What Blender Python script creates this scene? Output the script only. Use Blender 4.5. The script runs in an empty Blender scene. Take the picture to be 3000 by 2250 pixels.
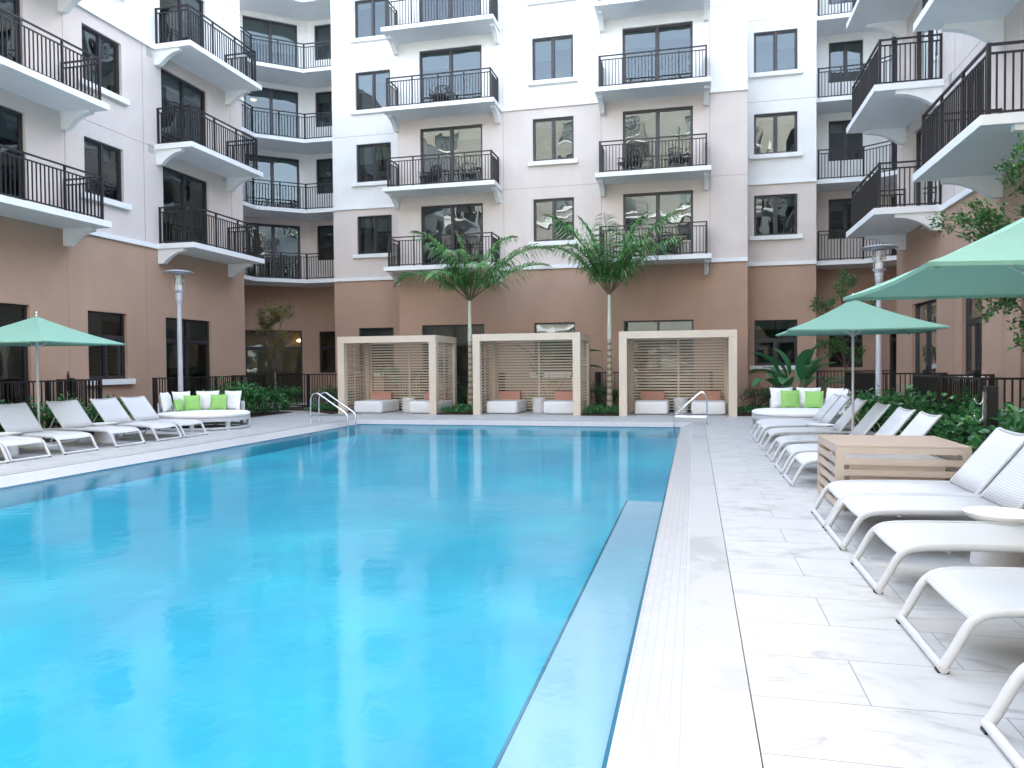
import bpy, math, random
from mathutils import Vector, Matrix
R = math.radians
random.seed(7)
sc = bpy.context.scene
COL = sc.collection

# ------------------------------------------------------------------ camera
cam = bpy.data.cameras.new("camera")
cam_o = bpy.data.objects.new("camera", cam)
COL.objects.link(cam_o)
cam.sensor_width = 36.0
cam.lens = 36.0 * 2220.0 / 3000.0
cam.clip_start = 0.05
cam.clip_end = 500
_yaw = math.atan(535 / 2220.0); _pit = math.atan(-52.6 / 2220.0); _rol = 0.0083
_f = Vector((-math.sin(_yaw) * math.cos(_pit), math.cos(_yaw) * math.cos(_pit), math.sin(_pit)))
_r0 = Vector((math.cos(_yaw), math.sin(_yaw), 0)); _u0 = _r0.cross(_f)
_r = _r0 * math.cos(_rol) - _u0 * math.sin(_rol)
_u = _r0 * math.sin(_rol) + _u0 * math.cos(_rol)
_m = Matrix((( _r.x, _u.x, -_f.x, 0), (_r.y, _u.y, -_f.y, 0), (_r.z, _u.z, -_f.z, 1.5), (0, 0, 0, 1)))
cam_o.matrix_world = _m
sc.camera = cam_o

# ------------------------------------------------------------------ sky, sun, exposure
SUN_EL, SUN_AZ = 33.0, 8.0          # sun stands behind the middle wing, the courtyard lies in open shade
world = bpy.data.worlds.new("World"); sc.world = world; world.use_nodes = True
wn = world.node_tree; bg = wn.nodes["Background"]
sky = wn.nodes.new("ShaderNodeTexSky"); sky.sky_type = 'NISHITA'; sky.sun_disc = False
sky.sun_elevation = R(SUN_EL); sky.sun_rotation = R(SUN_AZ)
sky.air_density = 1.0; sky.dust_density = 2.5; sky.ozone_density = 1.0
hsv = wn.nodes.new("ShaderNodeHueSaturation"); hsv.inputs['Saturation'].default_value = 0.62
wn.links.new(sky.outputs[0], hsv.inputs['Color']); wn.links.new(hsv.outputs[0], bg.inputs[0])
bg.inputs[1].default_value = 0.15
sun = bpy.data.lights.new("sun", 'SUN'); sun.energy = 2.2; sun.angle = R(0.5); sun.color = (1, .95, .87)
sun_o = bpy.data.objects.new("sun", sun); COL.objects.link(sun_o)
_sd = Vector((math.sin(R(SUN_AZ)) * math.cos(R(SUN_EL)), math.cos(R(SUN_AZ)) * math.cos(R(SUN_EL)), math.sin(R(SUN_EL))))
sun_o.rotation_euler = _sd.to_track_quat('Z', 'Y').to_euler(); sun_o.location = (0, 60, 60)
sc.view_settings.view_transform = 'Standard'; sc.view_settings.look = 'None'
sc.view_settings.gamma = 1.0; sc.view_settings.use_curve_mapping = False
sc.view_settings.exposure = 3.24
sc.cycles.use_denoising = True
sc.cycles.max_bounces = 9; sc.cycles.diffuse_bounces = 5; sc.cycles.glossy_bounces = 4
sc.cycles.transparent_max_bounces = 16; sc.cycles.transmission_bounces = 4
sc.cycles.caustics_reflective = False; sc.cycles.caustics_refractive = False
sc.cycles.sample_clamp_indirect = 6

# ------------------------------------------------------------------ materials
def nmat(name):
    m = bpy.data.materials.new(name); m.use_nodes = True
    nt = m.node_tree; b = nt.nodes["Principled BSDF"]
    return m, nt, b
def N(nt, t, **k):
    n = nt.nodes.new(t)
    for a, v in k.items():
        if a.startswith('_'): setattr(n, a[1:], v)
        else: n.inputs[a.replace('__', ' ')].default_value = v
    return n
def ramp(nt, fac, stops):
    r = nt.nodes.new("ShaderNodeValToRGB"); nt.links.new(fac, r.inputs[0])
    e = r.color_ramp.elements
    e[0].position, e[0].color = stops[0][0], (*stops[0][1], 1)
    e[1].position, e[1].color = stops[-1][0], (*stops[-1][1], 1)
    for p, c in stops[1:-1]:
        x = e.new(p); x.color = (*c, 1)
    return r.outputs[0]
def bump(nt, b, h, strength, dist=0.01):
    n = N(nt, "ShaderNodeBump", Strength=strength, Distance=dist)
    nt.links.new(h, n.inputs['Height']); nt.links.new(n.outputs[0], b.inputs['Normal']); return n
def wpos(nt, scale=(1, 1, 1)):
    g = nt.nodes.new("ShaderNodeNewGeometry"); mp = nt.nodes.new("ShaderNodeMapping")
    mp.inputs['Scale'].default_value = scale
    nt.links.new(g.outputs['Position'], mp.inputs[0]); return mp.outputs[0]
def noise(nt, vec, scale, detail=4, rough=.55):
    n = N(nt, "ShaderNodeTexNoise", Scale=scale, Detail=detail, Roughness=rough)
    nt.links.new(vec, n.inputs['Vector']); return n.outputs[0]
def mixc(nt, fac, a, b):
    m = nt.nodes.new("ShaderNodeMix"); m.data_type = 'RGBA'
    if isinstance(fac, (int, float)): m.inputs[0].default_value = fac
    else: nt.links.new(fac, m.inputs[0])
    for i, x in ((6, a), (7, b)):
        if isinstance(x, tuple): m.inputs[i].default_value = (*x, 1)
        else: nt.links.new(x, m.inputs[i])
    return m.outputs[2]

def plain(name, c, rough=.5, metal=0, spec=.5, var=0.0, bmp=0.0, bscale=40):
    m, nt, b = nmat(name)
    b.inputs['Roughness'].default_value = rough; b.inputs['Metallic'].default_value = metal
    b.inputs['Specular IOR Level'].default_value = spec
    b.inputs['Base Color'].default_value = (*c, 1)
    if var or bmp:
        v = wpos(nt)
    if var:
        n = noise(nt, v, 2.3, 5)
        col = ramp(nt, n, [(.3, tuple(x * (1 - var) for x in c)), (.7, tuple(min(1, x * (1 + var)) for x in c))])
        nt.links.new(col, b.inputs['Base Color'])
    if bmp: bump(nt, b, noise(nt, v, bscale, 3), bmp)
    return m
def stucco(name, c):
    m, nt, b = nmat(name)
    b.inputs['Roughness'].default_value = .9; b.inputs['Specular IOR Level'].default_value = .15
    v = wpos(nt)
    big = noise(nt, v, .55, 6, .6)
    st = noise(nt, wpos(nt, (1.5, 1.5, .3)), 1.3, 5)      # faint vertical water staining
    c1 = ramp(nt, big, [(.3, tuple(x * .93 for x in c)), (.7, tuple(min(.9, x * 1.05) for x in c))])
    c2 = ramp(nt, st, [(.35, (.93, .92, .91)), (.6, (1, 1, 1))])
    mm = nt.nodes.new("ShaderNodeMix"); mm.data_type = 'RGBA'; mm.blend_type = 'MULTIPLY'; mm.inputs[0].default_value = .35
    nt.links.new(c1, mm.inputs[6]); nt.links.new(c2, mm.inputs[7]); nt.links.new(mm.outputs[2], b.inputs['Base Color'])
    bump(nt, b, noise(nt, v, 30, 6, .75), .6, .014)
    return m
M = {}
M['brown'] = stucco('brown_stucco', (.47, .32, .24))
M['beige'] = stucco('beige_stucco', (.69, .62, .575))
M['white'] = stucco('white_stucco', (.80, .80, .78))
M['trim'] = plain('white_trim_paint', (.82, .83, .83), .7, var=.03, bmp=.15)
M['slab'] = plain('slab_paint', (.79, .80, .80), .75, var=.03, bmp=.15)
M['joint'] = plain('joint_sealant', (.30, .25, .22), .9)
M['frame'] = plain('bronze_aluminium', (.030, .030, .036), .42)
M['rail'] = plain('black_rail_paint', (.011, .010, .012), .45)
M['interior'] = plain('unlit_room_tone', (.045, .045, .048), .9)  # darkness of unlit rooms put into the colour
M['interior_warm'] = plain('lamplit_room_tone', (.30, .20, .11), .9)  # warm lamplight of the lit rooms put into the colour
M['blind'] = plain('roller_blind_fabric', (.16, .18, .18), .8)
M['cream'] = stucco('cream_stucco', (.34, .335, .31))
M['roof'] = plain('roof_gravel', (.35, .34, .32), .95)
M['core'] = plain('light_block_core', (.3, .3, .3), .9)  # for unseen solid blocks that keep light out behind the wall sheets
M['deck_joint'] = plain('dark_deck_joint', (.07, .07, .07), .9)
M['vent'] = plain('vent_metal', (.45, .45, .45), .6)

def glass():
    m, nt, b = nmat('window_glass')
    nt.nodes.remove(b); out = nt.nodes['Material Output']
    gl = N(nt, "ShaderNodeBsdfGlossy", Roughness=.01); gl.inputs['Color'].default_value = (.66, .73, .74, 1)
    tr = nt.nodes.new("ShaderNodeBsdfTransparent"); tr.inputs[0].default_value = (.50, .58, .58, 1)
    fr = N(nt, "ShaderNodeFresnel", IOR=1.55)
    ma = N(nt, "ShaderNodeMath", _operation='MULTIPLY_ADD'); ma.inputs[1].default_value = 1.4; ma.inputs[2].default_value = .05
    mx = nt.nodes.new("ShaderNodeMixShader")
    nz = noise(nt, wpos(nt, (1, 1, .8)), 1.5, 1, .4)
    bp = N(nt, "ShaderNodeBump", Strength=.5, Distance=.014)
    nt.links.new(nz, bp.inputs['Height']); nt.links.new(bp.outputs[0], gl.inputs['Normal'])
    nt.links.new(fr.outputs[0], ma.inputs[0]); nt.links.new(ma.outputs[0], mx.inputs[0])
    nt.links.new(tr.outputs[0], mx.inputs[1]); nt.links.new(gl.outputs[0], mx.inputs[2]); nt.links.new(mx.outputs[0], out.inputs[0])
    return m
M['glass'] = glass()

def emis(name, c, s):
    m, nt, b = nmat(name); b.inputs['Base Color'].default_value = (*c, 1)
    b.inputs['Emission Color'].default_value = (*c, 1); b.inputs['Emission Strength'].default_value = s; return m
M['lamp_on'] = emis('lit_lamp', (1, .72, .42), 1.2)

def deck_mat():
    m, nt, b = nmat('pale_stone_pavers')
    v = wpos(nt)
    br = N(nt, "ShaderNodeTexBrick", Scale=1.0, Mortar__Size=.003, Mortar__Smooth=.1, Bias=0, Brick__Width=1.05, Row__Height=.525)
    br.offset = .5; br.offset_frequency = 2
    br.inputs['Color1'].default_value = (.62, .62, .62, 1); br.inputs['Color2'].default_value = (.84, .84, .84, 1)
    br.inputs['Mortar'].default_value = (0, 0, 0, 1)
    mp = nt.nodes.new("ShaderNodeMapping"); mp.inputs['Location'].default_value = (.3, .12, 0)
    nt.links.new(v, mp.inputs[0]); nt.links.new(mp.outputs[0], br.inputs['Vector'])
    # per-slab offset of the veining
    sep = nt.nodes.new("ShaderNodeSeparateColor"); nt.links.new(br.outputs['Color'], sep.inputs[0])
    comb = nt.nodes.new("ShaderNodeCombineXYZ"); mu = N(nt, "ShaderNodeMath", _operation='MULTIPLY'); mu.inputs[1].default_value = 41
    nt.links.new(sep.outputs[0], mu.inputs[0]); nt.links.new(mu.outputs[0], comb.inputs[2])
    ad = N(nt, "ShaderNodeVectorMath", _operation='ADD')
    mp2 = nt.nodes.new("ShaderNodeMapping"); mp2.inputs['Scale'].default_value = (1.0, 2.2, 1); mp2.inputs['Rotation'].default_value = (0, 0, .35)
    nt.links.new(v, mp2.inputs[0]); nt.links.new(mp2.outputs[0], ad.inputs[0]); nt.links.new(comb.outputs[0], ad.inputs[1])
    n1 = N(nt, "ShaderNodeTexNoise", Scale=1.15, Detail=10, Roughness=.66, Distortion=2.2)
    nt.links.new(ad.outputs[0], n1.inputs['Vector'])
    c = ramp(nt, n1.outputs[0], [(.28, (.25, .25, .245)), (.38, (.36, .36, .355)), (.46, (.43, .435, .43)), (.54, (.45, .455, .45)), (.8, (.47, .475, .47))])
    c2 = mixc(nt, .05, c, br.outputs['Color'])
    c3 = mixc(nt, br.outputs['Fac'], c2, (.20, .195, .19))
    nt.links.new(c3, b.inputs['Base Color'])
    b.inputs['Specular IOR Level'].default_value = .4
    rr = ramp(nt, noise(nt, v, 3, 4), [(.3, (.38,) * 3), (.7, (.62,) * 3)]); nt.links.new(rr, b.inputs['Roughness'])
    inv = N(nt, "ShaderNodeMath", _operation='SUBTRACT'); inv.inputs[0].default_value = 1; nt.links.new(br.outputs['Fac'], inv.inputs[1])
    bump(nt, b, inv.outputs[0], .25, .003)
    return m
M['deck'] = deck_mat()
def coping_mat():
    m, nt, b = nmat('coping_stone')
    v = wpos(nt)
    ck = N(nt, "ShaderNodeTexNoise", Scale=.9, Detail=8, Roughness=.6, Distortion=1.4); nt.links.new(v, ck.inputs['Vector'])
    c = ramp(nt, ck.outputs[0], [(.32, (.31, .31, .305)), (.44, (.395, .40, .395)), (1, (.42, .425, .42))])
    nt.links.new(c, b.inputs['Base Color']); b.inputs['Roughness'].default_value = .55
    return m
M['coping'] = coping_mat()
def tile_mat():
    m, nt, b = nmat('small_white_tiles')
    v = wpos(nt)
    br = N(nt, "ShaderNodeTexBrick", Scale=1.0, Mortar__Size=.0016, Mortar__Smooth=.1, Bias=0, Brick__Width=.11, Row__Height=.055)
    br.offset = 0
    br.inputs['Color1'].default_value = (.52, .53, .53, 1); br.inputs['Color2'].default_value = (.49, .50, .505, 1); br.inputs['Mortar'].default_value = (.38, .39, .40, 1)
    mp = nt.nodes.new("ShaderNodeMapping"); mp.inputs['Rotation'].default_value = (0, 0, R(90))
    nt.links.new(v, mp.inputs[0]); nt.links.new(mp.outputs[0], br.inputs['Vector']); nt.links.new(br.outputs['Color'], b.inputs['Base Color'])
    b.inputs['Roughness'].default_value = .22
    return m
M['tile'] = tile_mat()
M['dark_tile'] = plain('dark_blue_tile', (.02, .14, .22), .2)
def plaster():
    m, nt, b = nmat('pool_plaster')
    v = wpos(nt); n = noise(nt, v, .45, 6, .6)
    c = ramp(nt, n, [(.3, (.003, .27, .40)), (.5, (.006, .34, .46)), (.7, (.02, .44, .53))])
    nt.links.new(c, b.inputs['Base Color']); b.inputs['Roughness'].default_value = .8; return m
M['plaster'] = plaster()
M['bench'] = plain('bench_plaster', (.27, .40, .47), .8, var=.02)
def water():
    m, nt, b = nmat('pool_water')
    nt.nodes.remove(b); out = nt.nodes['Material Output']
    tr = nt.nodes.new("ShaderNodeBsdfTransparent"); tr.inputs[0].default_value = (.80, .94, .98, 1)
    gl = N(nt, "ShaderNodeBsdfGlossy", Roughness=.10); gl.inputs[0].default_value = (1, 1, 1, 1)
    n1 = noise(nt, wpos(nt, (1, .9, 1)), 3.2, 3, .5); n2 = noise(nt, wpos(nt, (1, 1.3, 1)), 14, 2, .5); n3 = noise(nt, wpos(nt), .5, 2)
    a = N(nt, "ShaderNodeMath", _operation='MULTIPLY_ADD'); a.inputs[1].default_value = .08
    nt.links.new(n2, a.inputs[0]); nt.links.new(n1, a.inputs[2])
    bp = N(nt, "ShaderNodeBump", Strength=.22, Distance=.015); nt.links.new(a.outputs[0], bp.inputs['Height'])
    fr = N(nt, "ShaderNodeFresnel", IOR=1.33)
    for k in (fr, gl): nt.links.new(bp.outputs[0], k.inputs['Normal'])
    ge = nt.nodes.new("ShaderNodeNewGeometry"); iv = N(nt, "ShaderNodeMath", _operation='SUBTRACT'); iv.inputs[0].default_value = 1; nt.links.new(ge.outputs['Backfacing'], iv.inputs[1])
    m0 = N(nt, "ShaderNodeMath", _operation='MULTIPLY_ADD'); m0.inputs[1].default_value = 1.25; m0.inputs[2].default_value = .02; nt.links.new(fr.outputs[0], m0.inputs[0]); mn = N(nt, "ShaderNodeMath", _operation='MINIMUM'); mn.inputs[1].default_value = .34; nt.links.new(m0.outputs[0], mn.inputs[0])
    ml = N(nt, "ShaderNodeMath", _operation='MULTIPLY'); nt.links.new(mn.outputs[0], ml.inputs[0]); nt.links.new(iv.outputs[0], ml.inputs[1])
    mx = nt.nodes.new("ShaderNodeMixShader"); nt.links.new(ml.outputs[0], mx.inputs[0])
    nt.links.new(tr.outputs[0], mx.inputs[1]); nt.links.new(gl.outputs[0], mx.inputs[2]); nt.links.new(mx.outputs[0], out.inputs[0])
    return m
M['water'] = water()
M['mulch'] = plain('bark_mulch', (.045, .022, .015), .95, var=.45, bmp=1.0, bscale=45)
M['ground'] = plain('ground_concrete', (.4, .39, .37), .9, var=.05)
M['lounger'] = plain('white_powder_coat', (.54, .55, .565), .38)
def mesh_fab():
    m, nt, b = nmat('white_sling_mesh')
    tc = nt.nodes.new("ShaderNodeTexCoord")
    w = N(nt, "ShaderNodeTexWave", Scale=22, Distortion=0); w.bands_direction = 'X'; nt.links.new(tc.outputs['Object'], w.inputs[0])
    w2 = N(nt, "ShaderNodeTexWave", Scale=22, Distortion=0); w2.bands_direction = 'Y'; nt.links.new(tc.outputs['Object'], w2.inputs[0])
    mu = N(nt, "ShaderNodeMath", _operation='MULTIPLY'); nt.links.new(w.outputs[1], mu.inputs[0]); nt.links.new(w2.outputs[1], mu.inputs[1])
    c = ramp(nt, mu.outputs[0], [(0, (.50, .51, .52)), (.6, (.72, .73, .735))]); nt.links.new(c, b.inputs['Base Color'])
    b.inputs['Roughness'].default_value = .7; bump(nt, b, mu.outputs[0], .4, .003); return m
M['sling'] = mesh_fab()
def fabric(name, c, trans=0.0, wr=.15):
    m, nt, b = nmat(name); b.inputs['Base Color'].default_value = (*c, 1); b.inputs['Roughness'].default_value = .9
    b.inputs['Specular IOR Level'].default_value = .15
    v = wpos(nt); bump(nt, b, noise(nt, v, 9, 3), wr, .03)
    if trans:
        out = nt.nodes['Material Output']; t = nt.nodes.new("ShaderNodeBsdfTranslucent"); t.inputs[0].default_value = (*c, 1)
        mx = nt.nodes.new("ShaderNodeMixShader"); mx.inputs[0].default_value = trans
        nt.links.new(b.outputs[0], mx.inputs[1]); nt.links.new(t.outputs[0], mx.inputs[2]); nt.links.new(mx.outputs[0], out.inputs[0])
    return m
M['mint'] = fabric('mint_green_canvas', (.215, .395, .315), .05)
M['cushion'] = fabric('white_cushion_fabric', (.80, .80, .80), 0, .35)
M['green'] = fabric('lime_green_fabric', (.30, .56, .17), 0, .3)
M['terra'] = fabric('terracotta_fabric', (.52, .28, .215), 0, .2)
M['resin'] = plain('white_resin', (.78, .78, .77), .45)
M['taupe'] = plain('taupe_painted_aluminium', (.70, .60, .49), .5, var=.03)
M['steel'] = plain('polished_steel', (.75, .76, .78), .16, metal=1)
M['pole'] = plain('grey_pole_paint', (.50, .52, .58), .4, metal=.15)
M['lampglass'] = plain('frosted_glass', (.72, .73, .72), .25)
M['black'] = plain('black_plastic', (.01, .01, .011), .4)
M['tan_crate'] = plain('tan_laminate', (.54, .445, .365), .45, var=.04)
def leafm(name, a, bb, c, rough=.38, tr=.25):
    m, nt, b = nmat(name)
    g = nt.nodes.new("ShaderNodeNewGeometry")
    col = ramp(nt, g.outputs['Random Per Island'], [(0, a), (.55, bb), (1, c)])
    nt.links.new(col, b.inputs['Base Color']); b.inputs['Roughness'].default_value = rough
    out = nt.nodes['Material Output']; t = nt.nodes.new("ShaderNodeBsdfTranslucent"); nt.links.new(col, t.inputs[0])
    mx = nt.nodes.new("ShaderNodeMixShader"); mx.inputs[0].default_value = tr
    nt.links.new(b.outputs[0], mx.inputs[1]); nt.links.new(t.outputs[0], mx.inputs[2]); nt.links.new(mx.outputs[0], out.inputs[0])
    return m
M['leaf'] = leafm('broad_leaves', (.025, .12, .04), (.055, .21, .07), (.12, .31, .09), .3)
M['leaf_dark'] = leafm('dark_leaves', (.018, .085, .035), (.04, .14, .055), (.08, .21, .08), .35)
M['leaf_lime'] = leafm('lime_strap_leaves', (.10, .24, .03), (.20, .38, .05), (.45, .52, .08), .4)
M['leaf_tree'] = leafm('small_tree_leaves', (.03, .10, .03), (.065, .19, .055), (.15, .30, .08), .4)
M['leaf_olive'] = leafm('olive_leaves', (.10, .10, .035), (.18, .17, .055), (.28, .24, .08), .5)
M['leaf_palm'] = leafm('palm_leaflets', (.035, .15, .04), (.09, .29, .07), (.24, .46, .18), .35)
M['leaf_palm_dry'] = leafm('dry_palm_tips', (.16, .12, .07), (.28, .22, .15), (.35, .30, .22), .6)
M['leaf_banana'] = leafm('big_paddle_leaves', (.03, .14, .05), (.06, .22, .09), (.12, .32, .12), .3)
M['bark'] = plain('grey_brown_bark', (.16, .12, .09), .9, var=.25, bmp=.6)
M['stem'] = plain('green_brown_stem', (.12, .10, .05), .8, var=.2)
M['crownshaft'] = plain('pale_green_crownshaft', (.52, .57, .48), .5, var=.12)
def palm_trunk():
    m, nt, b = nmat('ringed_palm_trunk')
    w = N(nt, "ShaderNodeTexWave", Scale=1.6, Distortion=1.2, Detail=2); w.bands_direction = 'Z'; nt.links.new(wpos(nt), w.inputs[0])
    c = ramp(nt, w.outputs[1], [(0, (.19, .15, .10)), (.25, (.34, .30, .22)), (1, (.46, .42, .33))])
    nt.links.new(c, b.inputs['Base Color']); b.inputs['Roughness'].default_value = .85; bump(nt, b, w.outputs[1], .6, .02); return m
M['palmtrunk'] = palm_trunk()

# ------------------------------------------------------------------ mesh builder
ORG = {}
class MB:
    def __init__(s): s.v = []; s.f = []; s.m = []
    def add(s, vs, fs, mi=0):
        o = len(s.v); s.v += [tuple(v) for v in vs]
        for f in fs: s.f.append([i + o for i in f]); s.m.append(mi)
    def box(s, x0, y0, z0, x1, y1, z1, mi=0):
        s.add([(x0, y0, z0), (x1, y0, z0), (x1, y1, z0), (x0, y1, z0), (x0, y0, z1), (x1, y0, z1), (x1, y1, z1), (x0, y1, z1)],
              [(0, 3, 2, 1), (4, 5, 6, 7), (0, 1, 5, 4), (1, 2, 6, 5), (2, 3, 7, 6), (3, 0, 4, 7)], mi)
    def xbox(s, T, a0, b0, c0, a1, b1, c1, mi=0):      # box in a mapped frame
        o = len(s.v)
        s.box(a0, b0, c0, a1, b1, c1, mi)
        for i in range(o, o + 8): s.v[i] = tuple(T(*s.v[i]))
    def bar(s, p, q, w, h=None, mi=0):
        h = h or w; p = Vector(p); q = Vector(q); d = (q - p)
        if d.length < 1e-6: return
        d.normalize(); up = Vector((0, 0, 1)) if abs(d.z) < .95 else Vector((1, 0, 0))
        a = d.cross(up).normalized() * w / 2; b = a.normalized().cross(d) * h / 2
        vs = [c + x * a + y * b for c in (p, q) for x, y in ((-1, -1), (1, -1), (1, 1), (-1, 1))]
        s.add(vs, [(0, 1, 2, 3), (7, 6, 5, 4), (0, 4, 5, 1), (1, 5, 6, 2), (2, 6, 7, 3), (3, 7, 4, 0)], mi)
    def tube(s, pts, r, n=8, mi=0, cap=True):
        pts = [Vector(p) for p in pts]; rr = r if isinstance(r, (list, tuple)) else [r] * len(pts)
        o = len(s.v); ref = None
        for i, p in enumerate(pts):
            t = (pts[min(i + 1, len(pts) - 1)] - pts[max(i - 1, 0)]).normalized()
            if ref is None: ref = Vector((0, 0, 1)) if abs(t.z) < .9 else Vector((1, 0, 0))
            a = t.cross(ref)
            if a.length < 1e-4: a = t.cross(Vector((0, 1, 0)))
            a.normalize(); b = t.cross(a); ref = a.cross(t) * 1.0
            for k in range(n):
                an = 2 * math.pi * k / n; s.v.append(tuple(p + (a * math.cos(an) + b * math.sin(an)) * rr[i]))
        for i in range(len(pts) - 1):
            for k in range(n):
                k2 = (k + 1) % n; s.f.append([o + i * n + k, o + i * n + k2, o + (i + 1) * n + k2, o + (i + 1) * n + k]); s.m.append(mi)
        if cap:
            s.f.append([o + k for k in range(n)][::-1]); s.m.append(mi)
            s.f.append([o + (len(pts) - 1) * n + k for k in range(n)]); s.m.append(mi)
    def lathe(s, prof, c=(0, 0, 0), n=24, mi=0):
        o = len(s.v); c = Vector(c)
        for r, z in prof:
            for k in range(n):
                a = 2 * math.pi * k / n; s.v.append((c.x + r * math.cos(a), c.y + r * math.sin(a), c.z + z))
        for i in range(len(prof) - 1):
            for k in range(n):
                k2 = (k + 1) % n; s.f.append([o + i * n + k, o + i * n + k2, o + (i + 1) * n + k2, o + (i + 1) * n + k]); s.m.append(mi)
        s.f.append([o + k for k in range(n)][::-1]); s.m.append(mi)
        s.f.append([o + (len(prof) - 1) * n + k for k in range(n)]); s.m.append(mi)
    def prism(s, poly, z0, z1, mi=0):
        n = len(poly); s.add([(x, y, z0) for x, y in poly] + [(x, y, z1) for x, y in poly],
            [tuple(range(n))[::-1], tuple(range(n, 2 * n))] + [(i, (i + 1) % n, n + (i + 1) % n, n + i) for i in range(n)], mi)
    def leaf(s, p, d, nrm, L, W, mi=0, fold=.12):
        p = Vector(p); d = Vector(d).normalized(); side = d.cross(Vector(nrm))
        if side.length < 1e-3: side = d.cross(Vector((.3, .5, .8)))
        side.normalize(); up = side.cross(d)
        a = p + d * L * .33; b = p + d * L * .72; t = p + d * L
        f = up * fold * W
        vs = [p, a + side * W * .48 + f, b + side * W * .40 + f, t, b - side * W * .40 + f, a - side * W * .48 + f, a, b]
        s.add(vs, [(0, 1, 6), (1, 2, 7, 6), (2, 3, 7), (3, 4, 7), (4, 5, 6, 7), (5, 0, 6)], mi)
    def build(s, name, mats, parent=None, smooth=False, org=None):
        me = bpy.data.meshes.new(name)
        if org is None and parent is not None: org = ORG.get(parent.name)
        if org is not None:
            ox, oy, oz = org; me.from_pydata([(x - ox, y - oy, z - oz) for x, y, z in s.v], [], s.f)
        else: me.from_pydata(s.v, [], s.f)
        mats = mats if isinstance(mats, (list, tuple)) else [mats]
        for m in mats: me.materials.append(M[m])
        if len(mats) > 1: me.polygons.foreach_set('material_index', s.m)
        if smooth:
            me.polygons.foreach_set('use_smooth', [True] * len(me.polygons))
        me.update()
        o = bpy.data.objects.new(name, me); COL.objects.link(o)
        if parent is not None: o.parent = parent
        if org is not None: ORG[o.name] = org
        if smooth == 'auto':
            try: me.set_sharp_from_angle(angle=R(40))
            except Exception: pass
        return o
def tag(o, label=None, cat=None, group=None, kind=None):
    if label: o['label'] = label
    if cat: o['category'] = cat
    if group: o['group'] = group
    if kind: o['kind'] = kind
    return o
def thing(name, label, cat, loc=(0, 0, 0), rz=0, group=None, world=False):
    o = bpy.data.objects.new(name, None); COL.objects.link(o); o.location = loc; o.rotation_euler = (0, 0, rz)
    o.empty_display_size = .2
    if world: ORG[o.name] = tuple(loc)
    return tag(o, label, cat, group)
KIDS = {}
def copy_tree(o, parent=None, **kw):
    c = o.copy(); COL.objects.link(c)
    if parent is not None: c.parent = parent
    for ch in [x for x in bpy.data.objects if x.parent == o]: copy_tree(ch, c)
    return c
def place(proto, loc, rz, label, first):
    """first placement uses the prototype itself, the others copy it with all its parts"""
    o = proto if first else copy_tree(proto)
    o.location = loc; o.rotation_euler = (0, 0, rz); o['label'] = label
    return o
def structure(o): o['kind'] = 'structure'; return o

ORD = ['first', 'second', 'third', 'fourth', 'fifth', 'sixth', 'seventh', 'eighth', 'ninth', 'tenth', 'eleventh', 'twelfth',
       'thirteenth', 'fourteenth', 'fifteenth', 'sixteenth', 'seventeenth', 'eighteenth', 'nineteenth', 'twentieth']

# ================================================================== ground, deck, pool
PX0, PX1, PY0, PY1 = -9.30, -0.348, -6.0, 20.0        # waterline
W = .285
def ring(mb, ax0, ax1, ay0, ay1, bx0, bx1, by0, by1, z0, z1, mi=0):   # between outer a and inner b, z on each side
    A = [(ax0, ay0, z0), (ax1, ay0, z0), (ax1, ay1, z0), (ax0, ay1, z0)]
    B = [(bx0, by0, z1), (bx1, by0, z1), (bx1, by1, z1), (bx0, by1, z1)]
    mb.add(A + B, [(i, (i + 1) % 4, 4 + (i + 1) % 4, 4 + i) for i in range(4)], mi)
g = MB(); ring(g, -90, 90, -90, 90, PX0 - 1, PX1 + 1, PY0 - 1, PY1 + 1, -.02, -.02); structure(g.build('ground', 'ground'))
D = MB(); cw = .31
ring(D, -15.4, 5.75, -9.5, 27.2, PX0 - W - cw, PX1 + W + cw, PY0 - W - cw, PY1 + W + cw, 0, 0)
D.box(-20, 23.4, -.01, -15.4, 31, 0.0); D.box(5.75, 23.4, -.01, 10, 31, 0.0); D.box(-15.4, 27.2, -.01, 5.75, 31, 0.0)
ring(D, PX0 - W - cw, PX1 + W + cw, PY0 - W - cw, PY1 + W + cw, PX0 - W - cw, PX1 + W + cw, PY0 - W - cw, PY1 + W + cw, 0, -.08)
structure(D.build('pool_deck', 'deck'))
Cp = MB()
e = .006
for q_ in (e, cw - .02):
    a_ = W + cw - q_; ring(Cp, PX0 - a_, PX1 + a_, PY0 - a_, PY1 + a_, PX0 - a_, PX1 + a_, PY0 - a_, PY1 + a_, .002, -.08)
ring(Cp, PX0 - W - cw + e, PX1 + W + cw - e, PY0 - W - cw + e, PY1 + W + cw - e, PX0 - W - .02, PX1 + W + .02, PY0 - W - .02, PY1 + W + .02, .002, .002)
ring(Cp, PX0 - W - cw, PX1 + W + cw, PY0 - W - cw, PY1 + W + cw, PX0 - W - cw + e, PX1 + W + cw - e, PY0 - W - cw + e, PY1 + W + cw - e, -.012, -.012, 1)
structure(Cp.build('pool_coping', ['coping', 'deck_joint']))
Tl = MB()
ring(Tl, PX0 - W - .02, PX1 + W + .02, PY0 - W - .02, PY1 + W + .02, PX0 - W, PX1 + W, PY0 - W, PY1 + W, -.012, -.012, 1)     # drain slot
ring(Tl, PX0 - W, PX1 + W, PY0 - W, PY1 + W, PX0 - W, PX1 + W, PY0 - W, PY1 + W, -.004, -.08, 0)
ring(Tl, PX0 - W, PX1 + W, PY0 - W, PY1 + W, PX0, PX1, PY0, PY1, -.004, -.115, 0)
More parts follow.
